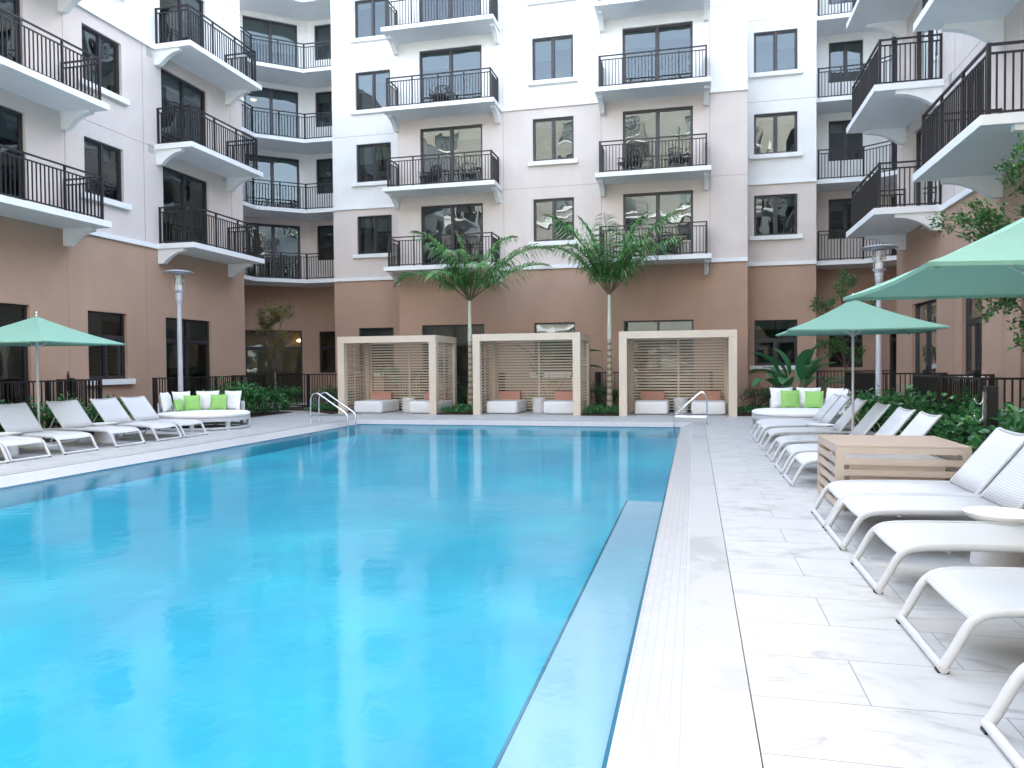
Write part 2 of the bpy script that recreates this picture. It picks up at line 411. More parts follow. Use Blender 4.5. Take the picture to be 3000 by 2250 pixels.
ring(Tl, PX0, PX1, PY0, PY1, PX0 + .022, PX1 - .022, PY0 + .022, PY1 - .022, -.115, -.127, 2)
structure(Tl.build('gutter_tiles', ['tile', 'vent', 'dark_tile']))
B_ = MB()
zb = -.40
B_.add([(PX0, PY0, zb), (PX1, PY0, zb), (PX1, PY1, zb), (PX0, PY1, zb)], [(0, 1, 2, 3)])
ring(B_, PX0, PX1, PY0, PY1, PX0, PX1, PY0, PY1, -.128, zb)
structure(B_.build('pool_basin', 'plaster'))
Bn = MB(); bz = -.29
Bn.box(-.86, PY0 + .02, zb + .01, PX1 - .004, 10.05, bz, 0); Bn.box(-.880, PY0 + .03, bz - .10, -.862, 10.08, bz + .004, 1)
structure(Bn.build('pool_bench', ['bench', 'dark_tile']))
Wt = MB(); Wt.add([(PX0, PY0, -.13), (PX1, PY0, -.13), (PX1, PY1, -.13), (PX0, PY1, -.13)], [(0, 1, 2, 3)])
structure(Wt.build('pool_water', 'water'))

# ================================================================== buildings
FS = [5.0, 7.88, 10.76, 13.63, 16.5]         # undersides of the slabs
T = .15
class Wall:
    """stucco wall with real openings in a vertical plane: u runs along it, d points out of the room side"""
    def __init__(s, p, u, n):
        s.p = Vector((p[0], p[1], 0)); s.u = Vector((u[0], u[1], 0)).normalized(); s.n = Vector((n[0], n[1], 0)).normalized()
        s.op = []
    def T(s, a, d, z): q = s.p + s.u * a + s.n * d; return (q.x, q.y, z)
    def panel(s, mb, a0, a1, z0, z1, bands, reveal=.13):
        us = sorted({a0, a1, *[x for o in s.op for x in o[:2]]}); zs = sorted({z0, z1, *[b[0] for b in bands], *[x for o in s.op for x in o[2:4]]})
        us = [x for x in us if a0 <= x <= a1]; zs = [z for z in zs if z0 <= z <= z1]
        flip = s.u.cross(Vector((0, 0, 1))).dot(s.n) < 0
        def quad(vs, mi):
            mb.add(vs, [(3, 2, 1, 0) if flip else (0, 1, 2, 3)], mi)
        def mat(z):
            mi = 0
            for zz, k in bands:
                if z >= zz - 1e-6: mi = k
            return mi
        for i in range(len(us) - 1):
            for j in range(len(zs) - 1):
                ua, ub, za, zc = us[i], us[i + 1], zs[j], zs[j + 1]; um, zm = (ua + ub) / 2, (za + zc) / 2
                if any(o[0] < um < o[1] and o[2] < zm < o[3] for o in s.op): continue
                quad([s.T(ua, 0, za), s.T(ub, 0, za), s.T(ub, 0, zc), s.T(ua, 0, zc)], mat(zm))
        for o in s.op:
            x0, x1, y0, y1 = o[:4]; mi = mat((y0 + y1) / 2); r = -reveal
            quad([s.T(x0, r, y0), s.T(x0, 0, y0), s.T(x0, 0, y1), s.T(x0, r, y1)], mi)
            quad([s.T(x1, 0, y0), s.T(x1, r, y0), s.T(x1, r, y1), s.T(x1, 0, y1)], mi)
            quad([s.T(x0, 0, y1), s.T(x1, 0, y1), s.T(x1, r, y1), s.T(x0, r, y1)], mi)
            quad([s.T(x0, r, y0), s.T(x1, r, y0), s.T(x1, 0, y0), s.T(x0, 0, y0)], mi)
    def hjoint(s, mb, a0, a1, z, mi):
        mb.xbox(s.T, a0, .0005, z - .006, a1, .003, z + .006, mi)
    def vjoint(s, mb, a, z0, z1, mi):
        mb.xbox(s.T, a - .006, .0005, z0, a + .006, .003, z1, mi)
    def trim(s, mb, a0, a1, z, h=.13, d=.07, mi=3):
        mb.xbox(s.T, a0, -.01, z - .003, a1, d, z + h, mi)
def window(w, par, o, kind='window', sill=True, transom=None, room='interior', blind=True, lamp=False, rooms=True, lx=.80):
    x0, x1, z0, z1 = o; T = w.T; rv = -.10
    name = 'sliding_door' if kind == 'door' else 'window'
    f = MB(); fw = .055
    def fb(a0, c0, a1, c1, d0=rv - .05, d1=rv + .02): f.xbox(T, a0, d0, c0, a1, d1, c1)
    fb(x0, z0, x0 + fw, z1); fb(x1 - fw, z0, x1, z1); fb(x0 + fw, z1 - fw, x1 - fw, z1); fb(x0 + fw, z0, x1 - fw, z0 + fw)
    xm = (x0 + x1) / 2; top = z1 - fw
    if transom:
        fb(x0 + fw, transom - .05, x1 - fw, transom + .06, rv - .05, rv + .026)
        if kind == 'door': fb(xm - .03, transom + .06, xm + .03, top)
        top = transom - .05
    fb(xm - .04, z0 + fw, xm + .04, top, rv - .045, rv + .025)
    # sash of the sliding leaf
    for a, b in ((x0 + fw, xm - .04), (xm + .04, x1 - fw)):
        dd = rv - .04 if a < xm - .1 else rv - .03
        f.xbox(T, a, dd, z0 + fw, a + .03, dd + .03, top); f.xbox(T, b - .03, dd, z0 + fw, b, dd + .03, top)
        f.xbox(T, a + .03, dd, top - .03, b - .03, dd + .03, top); f.xbox(T, a + .03, dd, z0 + fw, b - .03, dd + .03, z0 + fw + .04)
    fo = f.build(name, 'frame', par)
    g = MB(); d = rv - .026
    def pane(a, b, c, e):
        k1, k2 = random.uniform(-.004, .004), random.uniform(-.006, .006)
        vs = [T(a, d + k1, c), T(b, d - k1, c), T(b, d - k1 + k2, e), T(a, d + k1 + k2, e)]
        g.add(vs, [(0, 1, 2, 3)])
    pane(x0 + .03, xm, z0 + .02, (transom or z1) - .02); pane(xm, x1 - .03, z0 + .02, (transom or z1) - .02)
    if transom: pane(x0 + .03, x1 - .03, transom, z1 - .02)
    g.build('pane', 'glass', fo)
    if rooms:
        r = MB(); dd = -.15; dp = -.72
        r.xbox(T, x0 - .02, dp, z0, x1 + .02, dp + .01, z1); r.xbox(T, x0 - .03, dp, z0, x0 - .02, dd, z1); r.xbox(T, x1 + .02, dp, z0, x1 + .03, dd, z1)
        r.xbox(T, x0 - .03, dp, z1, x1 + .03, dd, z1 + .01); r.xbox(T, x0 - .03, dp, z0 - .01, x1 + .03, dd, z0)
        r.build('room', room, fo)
        if blind:
            b = MB(); hh = random.choice([.12, .2, .28, .28, .5]) * (z1 - z0); b.xbox(T, x0 + .03, -.20, z1 - hh, xm - .02, -.19, z1 - .03)
            hh = random.choice([.12, .2, .28, .28, .4]) * (z1 - z0); b.xbox(T, xm + .02, -.20, z1 - hh, x1 - .03, -.19, z1 - .03); b.build('roller_blind', 'blind', fo)
        if lamp:
            l = MB(); q = T(x0 + lx * (x1 - x0), -.45, z1 - .45); l.lathe([(.02, .10), (.10, .06), (.11, 0), (.05, -.03)], q, 16); l.build('ceiling_lamp', 'lamp_on', fo)
    if sill:
        s_ = MB(); s_.xbox(T, x0 - .16, -.06, z0 - .15, x1 + .16, .12, z0 - .004); s_.build('sill', 'trim', fo)
    return fo
def bracket_mb(mb, T, a, zt, wd=.16, reach=.92, drop=.42):
    prof = [(0, 0), (reach, 0), (reach, -.085)]
    for i in range(1, 11):
        t = i / 10; prof.append((reach - (reach - .17) * t, -.085 - (drop - .085) * t ** 2.0))
    prof.append((0, -drop)); n = len(prof)
    vs = [T(a, d, zt + z) for d, z in prof] + [T(a + wd, d, zt + z) for d, z in prof]
    mb.add(vs, [tuple(range(n))[::-1], tuple(range(n, 2 * n))] + [(i, (i + 1) % n, n + (i + 1) % n, n + i) for i in range(n)])
def railing_mb(mb, pts, z, h=1.07, sp=.11, post=.05, maxseg=.98, base=0.0, topw=.055, pr=.023):
    for (x0, y0), (x1, y1) in zip(pts[:-1], pts[1:]):
        L = math.hypot(x1 - x0, y1 - y0); P = lambda t, zz: (x0 + (x1 - x0) * t / L, y0 + (y1 - y0) * t / L, zz)
        mb.bar(P(.026, z + h), P(L - .026, z + h), topw - .008, .035)
        mb.bar(P(.026, z + h - .13), P(L - .026, z + h - .13), .03, .03)
        mb.bar(P(.026, z + .07 + base), P(L - .026, z + .07 + base), .03, .03)
        k = max(1, round(L / maxseg)); st = L / k
        for i in range(0 if (x0, y0) == tuple(pts[0]) else 1, k + 1):
            end = i in (0, k); mb.bar(P(i * st, z), P(i * st, z + h + (.022 if end else -.018)), post + (.006 if end else -.006))
        nb = max(1, round(st / sp))
        for i in range(k):
            for j in range(1, nb):
                mb.bar(P(i * st + j * st / nb, z + .07 + base), P(i * st + j * st / nb, z + h - .13), pr, pr)
def balcony(w, par, a0, a1, zb_, dp, br=True, ins=.15):
    s = MB(); s.xbox(w.T, a0, -.02, zb_, a1, dp, zb_ + T); so = s.build('balcony', 'slab', par)
    r = MB(); z = zb_ + T
    q = [w.T(a0 + ins, .02, 0)[:2], w.T(a0 + ins, dp - ins, 0)[:2], w.T(a1 - ins, dp - ins, 0)[:2], w.T(a1 - ins, .02, 0)[:2]]
    railing_mb(r, q, z); r.build('railing', 'rail', so)
    if br:
        for a in (a0 + .06, a1 - .22):
            b = MB(); bracket_mb(b, w.T, a, zb_ - .001, reach=dp * .68); b.build('bracket', 'slab', so)
    return so
WM = ['brown', 'beige', 'white', 'trim', 'joint', 'core', 'roof', 'cream']

# ---- middle wing
mw = thing('apartment_building', 'middle wing of the apartment building facing down the pool behind the three cabanas', 'building', (-4.5, 28.5, 0), world=True)
wall = MB()
C_ = Wall((-10.87, 27.0), (1, 0), (0, -1)); cx = 10.87
doors = [(-9.97, -7.55), (-2.43, -.03)]
tops = [z + T + 2.37 for z in FS]
for i, z in enumerate(FS):
    for a, b in doors: C_.op.append((a + cx, b + cx, z + T + .0, z + T + 2.37, 'door', i))
    C_.op.append((-5.66 + cx, -4.17 + cx, z + T + .83, z + T + 2.37, 'window', i))
for a, b in doors: C_.op.append((a + cx, b + cx, .02, 3.06, 'door', -1))
C_.op.append((-5.66 + cx, -4.17 + cx, 1.25, 3.06, 'window', -1))
C_.panel(wall, 0, 12.63, 0, 21, [(0, 0), (5.0, 1), (10.78, 2)])
for o in C_.op:
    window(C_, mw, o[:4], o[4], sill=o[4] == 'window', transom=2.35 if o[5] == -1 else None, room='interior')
for z in (5.0, 10.76): C_.trim(wall, 0, 12.63, z)
for z in (7.94, 13.69, 16.56): C_.hjoint(wall, 0, 12.63, z, 4)
for a in (-6.76, -3.19, .53): C_.vjoint(wall, a + cx, 0, 4.99, 4); C_.vjoint(wall, a + cx, 5.14, 10.75, 4); C_.vjoint(wall, a + cx, 10.9, 21, 4)
for i, z in enumerate(FS):
    balcony(C_, mw, -11.0 + cx, -6.8 + cx, z, 1.17); balcony(C_, mw, -3.27 + cx, .55 + cx, z, 1.17)
# side bays
Bl = Wall((-14.3, 28.5), (1, 0), (0, -1)); bx = 14.3
Br = Wall((1.76, 28.5), (1, 0), (0, -1)); rx = -1.76
for i, z in enumerate(FS):
    Bl.op.append((-13.26 + bx, -11.76 + bx, z + T + .91, z + T + 2.45)); Br.op.append((2.08 + rx, 3.55 + rx, z + T + .91, z + T + 2.36))
Bl.op.append((-13.24 + bx, -11.74 + bx, 1.3, 3.09)); Br.op.append((2.09 + rx, 3.55 + rx, 1.44, 3.07))
for w, a1 in ((Bl, 3.43), (Br, 2.41)):
    w.panel(wall, 0, a1, 0, 21, [(0, 0), (5.0, 1), (7.9, 2)])
    for i, o in enumerate(w.op): window(w, mw, o[:4], transom=2.35 if o[2] < 3 else None)
    w.trim(wall, 0, a1, 5.0); w.trim(wall, 0, a1, 7.88)
    for z in (10.82, 13.69): w.hjoint(wall, 0, a1, z, 4)
for p, u, n, L, bd in (((-10.87, 27.0), (0, 1), (-1, 0), 1.5, [(0, 0), (5.0, 1), (10.78, 2)]), ((1.76, 27.0), (0, 1), (1, 0), 1.5, [(0, 0), (5.0, 1), (10.78, 2)]),
                       ((-14.3, 28.5), (0, 1), (-1, 0), 1.75, [(0, 0), (5.0, 1), (7.9, 2)]), ((4.17, 28.5), (0, 1), (1, 0), 1.8, [(0, 0), (5.0, 1), (7.9, 2)])):
    Wall(p, u, n).panel(wall, 0, L, 0, 21, bd)
# recesses
Rl = Wall((-16.3, 30.25), (1, 0), (0, -1)); Rr = Wall((4.17, 30.3), (1, 0), (0, -1))
Al = Wall((-16.3, 30.25), (-.77, -.64), (.64, -.77)); Ar = Wall((6.9, 30.3), (.7071, -.7071), (-.7071, -.7071))
for i, z in enumerate(FS):
    Rl.op.append((.33, 1.75, z + T + 1.02, z + T + 2.52)); Rr.op.append((.69, 1.87, z + T + .97, z + T + 2.45))
    Al.op.append((.42, 2.66, z + T + .01, z + T + 2.5)); Ar.op.append((.08, 2.3, z + T + .01, z + T + 2.4))
Rl.op.append((.36, 1.75, 1.27, 3.08)); Rr.op.append((.71, 1.88, 1.35, 3.07)); Al.op.append((.40, 2.78, .02, 3.12)); Ar.op.append((.06, 2.3, .02, 3.07))
bd = [(0, 0), (5.0, 1), (7.9, 2)]
for w, L, k in ((Rl, 2.0, 'window'), (Rr, 2.73, 'window'), (Al, 4.3, 'door'), (Ar, 3.82, 'door')):
    w.panel(wall, 0, L, 0, 21, bd)
    for i, o in enumerate(w.op):
        warm = (w is Al and i == 5) or (w is Rl and i == 5) or (w is Ar and i == 5)
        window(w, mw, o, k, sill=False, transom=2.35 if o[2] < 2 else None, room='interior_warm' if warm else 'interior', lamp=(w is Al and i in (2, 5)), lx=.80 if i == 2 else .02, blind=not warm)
for z in FS:
    s = MB(); s.prism([(-14.3, 28.6), (-14.3, 30.23), (-16.3, 30.23), (-19.58, 27.52), (-19.58, 26.2), (-17.1, 26.2), (-17.1, 27.33), (-15.6, 28.59)], z, z + T)
    so = s.build('balcony', 'slab', mw)
    r = MB(); railing_mb(r, [(-14.38, 28.74), (-15.65, 28.73), (-17.24, 27.40), (-17.24, 26.3), (-19.4, 26.3)], z + T); r.build('railing', 'rail', so)
    s = MB(); s.prism([(4.19, 28.9), (5.76, 28.86), (6.62, 28.2), (9.2, 25.7), (9.55, 27.5), (6.9, 30.28), (4.19, 30.28)], z, z + T)
    so = s.build('balcony', 'slab', mw)
    r = MB(); railing_mb(r, [(4.32, 29.04), (5.80, 29.0), (6.70, 28.32), (9.0, 26.1)], z + T); r.build('railing', 'rail', so)
wall.box(-14.25, 31.2, 0, 4.1, 44, 20.8, 5); wall.box(-10.8, 27.9, 20.95, 1.7, 44, 21.1, 6); wall.box(-20.5, 31.2, 0, -14.3, 44, 20.8, 5); wall.box(4.15, 31.2, 0, 10.5, 44, 20.8, 5)  # unseen solid cores and roofs, added to block sun and sky
wall.box(-20.6, 30.3, 20.95, -10.85, 44, 21.1, 6); wall.box(1.75, 30.35, 20.95, 10.6, 44, 21.1, 6)
wall.build('wall', WM, mw)

# ---- left and right wings
def wing(name, label, X, n, door_spans, win_spans, bal_spans, yend, ysgn):
    par = thing('apartment_building', label, 'building', (X, 4, 0), world=True)
    wl = MB(); w = Wall((X, -9.4), (0, 1), (n, 0))
    Y = lambda y: y + 9.4
    for i, z in enumerate(FS[:3]):
        for a, b in door_spans: w.op.append((Y(a), Y(b), z + T + .01, z + T + 2.37, 'door'))
        for a, b in win_spans: w.op.append((Y(a), Y(b), z + T + .9, z + T + 2.37, 'window'))
    for a, b in door_spans: w.op.append((Y(a), Y(b), .02, 3.03, 'door'))
    for a, b in win_spans: w.op.append((Y(a), Y(b), 1.24, 3.03, 'window'))
    w.panel(wl, 0, Y(yend), 0, 14.6, [(0, 0), (5.0, 1), (10.78, 2)])
    for o in w.op:
        if o[1] < Y(-4): rooms = False
        else: rooms = True
        window(w, par, o[:4], o[4], sill=o[4] == 'window', transom=2.35 if o[2] < 2 else None, rooms=rooms)
    w.trim(wl, 0, Y(yend) + .07, 5.0); w.trim(wl, 0, Y(yend) + .07, 10.76)
    for z in (7.94, 13.69): w.hjoint(wl, 0, Y(yend), z, 4)
    for a in (15.9, 18.7, 22.9): w.vjoint(wl, Y(a), 0, 4.99, 4); w.vjoint(wl, Y(a), 5.14, 10.75, 4)
    for a, b in bal_spans:
        for z in FS[:3]: balcony(w, par, Y(a), Y(b), z, 1.25 if n > 0 else 1.48)
    for y, z in ((22.5, 7.75), (19.0, 7.75), (19.0, 10.5)):
        v = MB()
        for k in range(5): v.xbox(w.T, Y(y) - .11, .001, z + k * .05, Y(y) + .11, .012, z + k * .05 + .03)
        v.build('wall_vent', 'vent', par)
    e = Wall((X, yend), (-n, 0), (0, 1)); L = 4.35 if n > 0 else 3.97
    e.panel(wl, 0, L, 0, 14.6, [(0, 0), (5.0, 1), (10.78, 2)])
    e.trim(wl, -.07, L, 5.0); e.trim(wl, 0, L, 7.88)
    x0, x1 = (X - 14, X - .8) if n > 0 else (X + .8, X + 14)
    wl.box(x0, -9.2, 0, x1, yend - .5, 14.4, 5); wl.box(x0, -9.2, 14.55, X - n * .003, yend - .05, 14.7, 6)  # unseen core and roof added behind the wall sheet to block light
    # back of the recess beyond the end of the wing
    bxx = X - n * L
    b = Wall((bxx, yend), (0, 1), (n, 0)); b.panel(wl, 0, 4.6, 0, 21, [(0, 0), (5.0, 1), (7.9, 2)])
    if n > 0: wl.box(x0, yend + .05, 0, bxx - .4, 31, 20.8, 5); wl.box(x0, yend + .04, 20.95, bxx - .003, 30.2, 21.1, 6)  # unseen corner block, kept as tall as the middle wing to block sun
    else: wl.box(bxx + .4, yend + .05, 0, x1, 31, 20.8, 5); wl.box(bxx + .003, yend + .04, 20.95, x1, 30.2, 21.1, 6)
    wl.build('wall', WM, par)
    return par, w
wing('l', 'left wing of the apartment building, brown base and pale upper walls beside the pool', -15.25, 1,
     [(-2.0, .16), (5.5, 7.66), (12.6, 14.76), (19.49, 21.66)], [(2.3, 3.7), (9.3, 10.7), (16.52, 17.9)], [(5.2, 8.85), (12.35, 16.0), (19.15, 22.85)], 23.57, 1)
wing('r', 'right wing of the apartment building with deep balconies overhanging the row of sun loungers', 5.6, -1,
     [(-2.0, .16), (5.5, 7.66), (13.0, 15.13), (19.93, 22.0)], [(2.3, 3.7), (9.6, 10.9), (16.98, 18.17)], [(5.2, 8.85), (12.6, 16.2), (19.45, 22.85)], 23.6, 1)
# ---- wing behind the camera (seen only as reflections)
par = thing('apartment_building', 'cream sunlit rear wing of the building seen only mirrored in the windows', 'building', (-5, -9.5, 0), world=True)
wl = MB(); w = Wall((-25, -9.5), (1, 0), (0, 1))
cols = [(3 + 5.2 * i, 4.6 + 5.2 * i) for i in range(7)]
for a, b in cols:
    for z in (1.2, 5.9, 8.8, 11.7, 14.6, 17.5, 20.4): w.op.append((a, b, z, z + 1.6))
w.panel(wl, 0, 41, 0, 24.36, [(0, 7)])
for z in (5.0, 13.6, 23.0): w.trim(wl, 0, 41, z, .25, .15)
for o in w.op: window(w, par, o, rooms=False, blind=False)
for k in (1, 3, 5):
    for z in (5.2, 7.9, 10.8, 13.75, 16.6, 19.5): balcony(w, par, cols[k][0] - .9, cols[k][1] + .9, z, 1.2)
wl.box(-25, -30, 0, 16, -9.9, 24.3, 5); wl.box(-25.2, -30.2, 24.35, 16.2, -9.3, 24.8, 7)
wl.build('wall', WM, par)
# ================================================================== furniture
def make_lounger():
    t = thing('sun_lounger', 'x', 'sun lounger', group='white sling sun loungers round the pool')
    Wd = .37
    side = [(0, .024), (.035, .085), (.07, .155), (.105, .222), (.13, .258), (.165, .286), (.21, .303), (.28, .313), (.45, .322), (.80, .33), (1.26, .333), (1.60, .328), (1.74, .315), (1.80, .300)]
    f = MB()
    for s in (-1, 1):
        pts = [(x, s * Wd, z) for x, z in side]; f.tube(pts, .0245, 12)
    f.bar((1.80, -Wd, .30), (1.80, Wd, .30), .035); f.bar((.95, -Wd, .30), (.95, Wd, .30), .025, .02); f.bar((.42, -Wd + .02, .285), (.42, Wd - .02, .285), .02, .02)
    f.build('frame', 'lounger', t, 'auto')
    b = MB(); b.tube([(0, -Wd - .02, .024), (0, Wd + .02, .024)], .023, 10); b.build('foot_bar', 'lounger', t, 'auto')
    for s in (-1, 1):
        fo = MB(); fo.box(-.025, s * Wd - .03 * (s > 0) - .01, 0, .025, s * Wd + .01 + .03 * (s < 0), .012); fo.build('glide', 'black', t)
    for s in (-1, 1):
        l = MB(); l.tube([(1.50, s * (Wd - .03), .315), (1.56, s * (Wd - .03), .12), (1.62, s * (Wd - .03), .012)], .017, 8); l.build('leg', 'lounger', t, 'auto')
    c = MB(); c.tube([(1.62, -Wd + .03, .02), (1.62, Wd - .03, .02)], .017, 8); c.build('rear_foot_bar', 'lounger', t, 'auto')
    # seat sling
    s_ = MB(); prof = [(.125, .262), (.165, .298), (.21, .316), (.28, .326), (.45, .335), (.80, .342), (1.27, .345)]
    n = len(prof); yy = [-Wd + .004, -Wd * .5, 0, Wd * .5, Wd - .004]; sag = [0, .006, .010, .006, 0]
    for k, th in ((0, 0), (1, -.007)):
        s_.v += [(x, y, z - g_ + th) for x, z in prof for y, g_ in zip(yy, sag)]
    m = len(yy)
    for i in range(n - 1):
        for j in range(m - 1):
            a = i * m + j; s_.f.append([a, a + m, a + m + 1, a + 1]); s_.m.append(0); o = n * m; s_.f.append([a + o, a + 1 + o, a + m + 1 + o, a + m + o]); s_.m.append(0)
    for j in range(m - 1):
        s_.f.append([j, j + 1, n * m + j + 1, n * m + j]); s_.m.append(0); q = (n - 1) * m; s_.f.append([q + j, q + j + n * m, q + j + 1 + n * m, q + j + 1]); s_.m.append(0)
    s_.build('seat_sling', 'sling', t, True)
    # backrest
    bo = MB(); B0 = Vector((1.235, 0, .345)); B1 = Vector((1.635, 0, .86))
    for s in (-1, 1): bo.tube([B0 + Vector((0, s * (Wd - .012), 0)), B1 + Vector((0, s * (Wd - .012), 0)), B1 + Vector((.02, s * (Wd - .03), .012))], .019, 8)
    bo.tube([B1 + Vector((.012, y, .010 - .018 * (1 - (y / Wd) ** 2))) for y in (-.34, -.2, 0, .2, .34)], .014, 8)
    bb = bo.build('backrest_frame', 'lounger', t, 'auto')
    k = MB(); d = (B1 - B0); nn = Vector((-d.z, 0, d.x)).normalized()
    us = [0, .25, .5, .75, 1.0]; ys = [-Wd + .02, -.19, 0, .19, Wd - .02]; sg = [0, .012, .017, .012, 0]
    for th in (0, -.007):
        k.v += [tuple(B0 + d * u + Vector((0, y, 0)) + nn * (.012 - g_ + th) - (Vector((0, 0, .016 * (1 - (y / Wd) ** 2))) if u == 1 else Vector())) for u in us for y, g_ in zip(ys, sg)]
    for i in range(4):
        for j in range(4):
            a = i * 5 + j; k.f.append([a, a + 5, a + 6, a + 1]); k.m.append(0); k.f.append([a + 25, a + 26, a + 31, a + 30]); k.m.append(0)
    for j in range(4):
        k.f.append([j, j + 1, 25 + j + 1, 25 + j]); k.m.append(0); k.f.append([20 + j, 45 + j, 46 + j, 21 + j]); k.m.append(0)
    k.build('backrest_sling', 'sling', t, True)
    st = MB()
    for s in (-1, 1): st.bar((1.47, s * .29, .64), (1.66, s * .29, .335), .02, .012)
    st.tube([(1.66, -.33, .335), (1.66, .33, .335)], .009, 6)
    st.build('prop_stay', 'lounger', t)
    return t
lng = make_lounger(); first = True
far = 'from the round daybed'
RS = [(16.01, 'white sling lounger on the right deck, farthest one, right in front of the round daybed'),
      (15.08, 'white sling lounger on the right deck, second from the daybed, beside the small bowl table'),
      (13.74, 'white sling lounger on the right deck, third from the daybed, just past the parasol pole'),
      (12.19, 'white sling lounger on the right deck, third one behind the tan slatted bin'),
      (10.87, 'white sling lounger on the right deck, second one behind the tan slatted bin'),
      (9.80, 'white sling lounger on the right deck standing directly behind the tan slatted bin'),
      (7.33, 'white sling lounger immediately in front of the tan slatted bin, backrest up'),
      (6.50, 'white sling lounger second in front of the slatted bin, bowl table by its side'),
      (5.31, 'near white sling lounger whose long seat passes in front of the bowl table base'),
      (4.00, 'near white sling lounger running out of the right edge, mesh seat seen from above'),
      (2.66, 'nearest white lounger in the bottom right corner, only its foot legs in view')]
for y, lab in RS:
    place(lng, (1.16, y + .385, 0), random.uniform(-.01, .01), lab, first); first = False
LS = [(8.02, 'white lounger at the left edge of the photo, only its curved foot leg in view'),
      (9.21, 'white lounger second from the left edge on the left deck, seat cut by the frame'),
      (10.03, 'white lounger on the left deck whose foot reaches over the round parasol base'),
      (11.09, 'white lounger on the left deck between the parasol pole and the front bowl table'),
      (12.33, 'cream toned lounger on the left deck with the conical bowl table right behind it'),
      (13.48, 'white lounger second from the round daybed on the left deck'),
      (14.34, 'white lounger next to the round daybed on the left deck')]
for y, lab in LS[1:]:
    place(lng, (-10.79, y + .375, 0), math.pi + random.uniform(-.03, .01), lab, first)

# bowl tables
def make_table():
    t = thing('side_table', 'x', 'side table', group='white bowl topped side tables')
    b = MB(); b.lathe([(.198, 0), (.197, .02), (.165, .25), (.135, .305)], n=32); b.build('base', 'resin', t, 'auto')
    c = MB(); c.lathe([(.10, .300), (.14, .312), (.20, .338), (.245, .375), (.25, .39), (.243, .39), (.20, .372), (.12, .366)], n=36); c.build('bowl_top', 'resin', t, 'auto')
    return t
tb = make_table(); first = True
for x, y, lab in ((2.2, 6.27, 'white bowl table between two near loungers at the right edge'), (2.24, 14.77, 'white bowl table between the far right loungers close to the parasol pole'),
                  (-11.9, 13.27, 'white bowl table standing behind the cream toned lounger on the left deck'), (-11.87, 10.93, 'white bowl table at the left edge beside the parasol base')):
    place(tb, (x, y, 0), 0, lab, first); first = False

# parasols
def make_parasol():
    t = thing('parasol', 'x', 'parasol', group='square mint green parasols')
    b = MB(); b.lathe([(.34, 0), (.345, .035), (.32, .055), (.06, .075), (.045, .16), (.035, .30), (.03, .32)], n=36); b.build('base', 'resin', t, 'auto')
    p = MB(); p.tube([(0, 0, .07), (0, 0, 2.50)], .021, 12); p.build('pole', 'lounger', t, 'auto')
    c = MB(); hs = 1.1; zt, ze = 2.54, 2.02; n = 8
    cor = [(-hs, -hs), (hs, -hs), (hs, hs), (-hs, hs)]
    for s in range(4):
        (xa, ya), (xb, yb) = cor[s], cor[(s + 1) % 4]
        o = len(c.v)
        for i in range(n + 1):
            u = i / n
            for j in range(n + 1):
                v = j / n; ex = xa + (xb - xa) * v; ey = ya + (yb - ya) * v
                inn = 1 - .045 * 4 * v * (1 - v) * u          # scalloped edge between the ribs
                sagz = .035 * 4 * u * (1 - u) + .05 * 4 * v * (1 - v) * math.sin(math.pi * min(u, .9))*.6
                c.v.append((ex * u * inn, ey * u * inn, zt + (ze - zt) * u - sagz * (1 if 0 < u else 0)))
        for i in range(n):
            for j in range(n):
                a = o + i * (n + 1) + j; c.f.append([a, a + n + 1, a + n + 2, a + 1]); c.m.append(0)
        # hem
        o2 = len(c.v)
        for j in range(n + 1):
            x, y, z = c.v[o + n * (n + 1) + j]; c.v.append((x * .995, y * .995, z - .022))
        for j in range(n):
            a = o + n * (n + 1) + j; c.f.append([a, o2 + j, o2 + j + 1, a + 1]); c.m.append(0)
    c.build('canopy', 'mint', t, 'auto')
    for x, y in cor:
        r = MB(); r.tube([(0, 0, 2.47), (x * .5, y * .5, 2.225), (x * .97, y * .97, 1.99)], .011, 6); r.build('rib', 'mint', t)
    for x, y in cor:
        r = MB(); r.tube([(x * .02, y * .02, 1.95), (x * .36, y * .36, 2.27)], .009, 6); r.build('strut', 'lounger', t)
    k = MB(); k.lathe([(.035, 1.93), (.035, 1.99)], n=12); k.build('hub', 'lounger', t)
    k = MB(); k.lathe([(.045, 2.535), (.02, 2.55), (.012, 2.575), (.022, 2.59), (.024, 2.605), (.012, 2.625)], n=12); k.build('finial', 'steel', t, True)
    return t
pr = make_parasol()
place(pr, (2.49, 13.2, 0), -.02, 'mint green parasol over the far right loungers, complete square canopy in view', True)
place(pr, (2.26, 5.42, 0), 0.01, 'large near mint green parasol filling the upper right, cut by the frame', False)
place(pr, (-12.35, 12.1, 0), .09, 'mint green parasol over the left loungers beside the brown wall', False)

# slatted bin
t = thing('towel_bin', 'tan slatted box with open side slats standing between the right loungers', 'towel bin', (2.02, 8.86, 0), world=True)
x0, x1, y0, y1, h = 1.40, 2.64, 8.25, 9.46, .67
b = MB(); pw = .075
for x in (x0, x1 - pw):
    for y in (y0, y1 - pw): b.box(x, y, .0, x + pw, y + pw, h - .02)
for z0_, z1_ in ((h - .085, h - .02),): 
    b.box(x0 + pw, y0, z0_, x1 - pw, y0 + .03, z1_); b.box(x0 + pw, y1 - .03, z0_, x1 - pw, y1, z1_)
    b.box(x0, y0 + pw, z0_, x0 + .03, y1 - pw, z1_); b.box(x1 - .03, y0 + pw, z0_, x1, y1 - pw, z1_)
b.build('frame', 'tan_crate', t)
b = MB()
for k in range(14):
    y = y0 + .012 + k * (y1 - y0 - .024 - .048) / 13; b.box(x0, y, h - .018, x1, y + .048, h)
b.build('slatted_top', 'tan_crate', t)
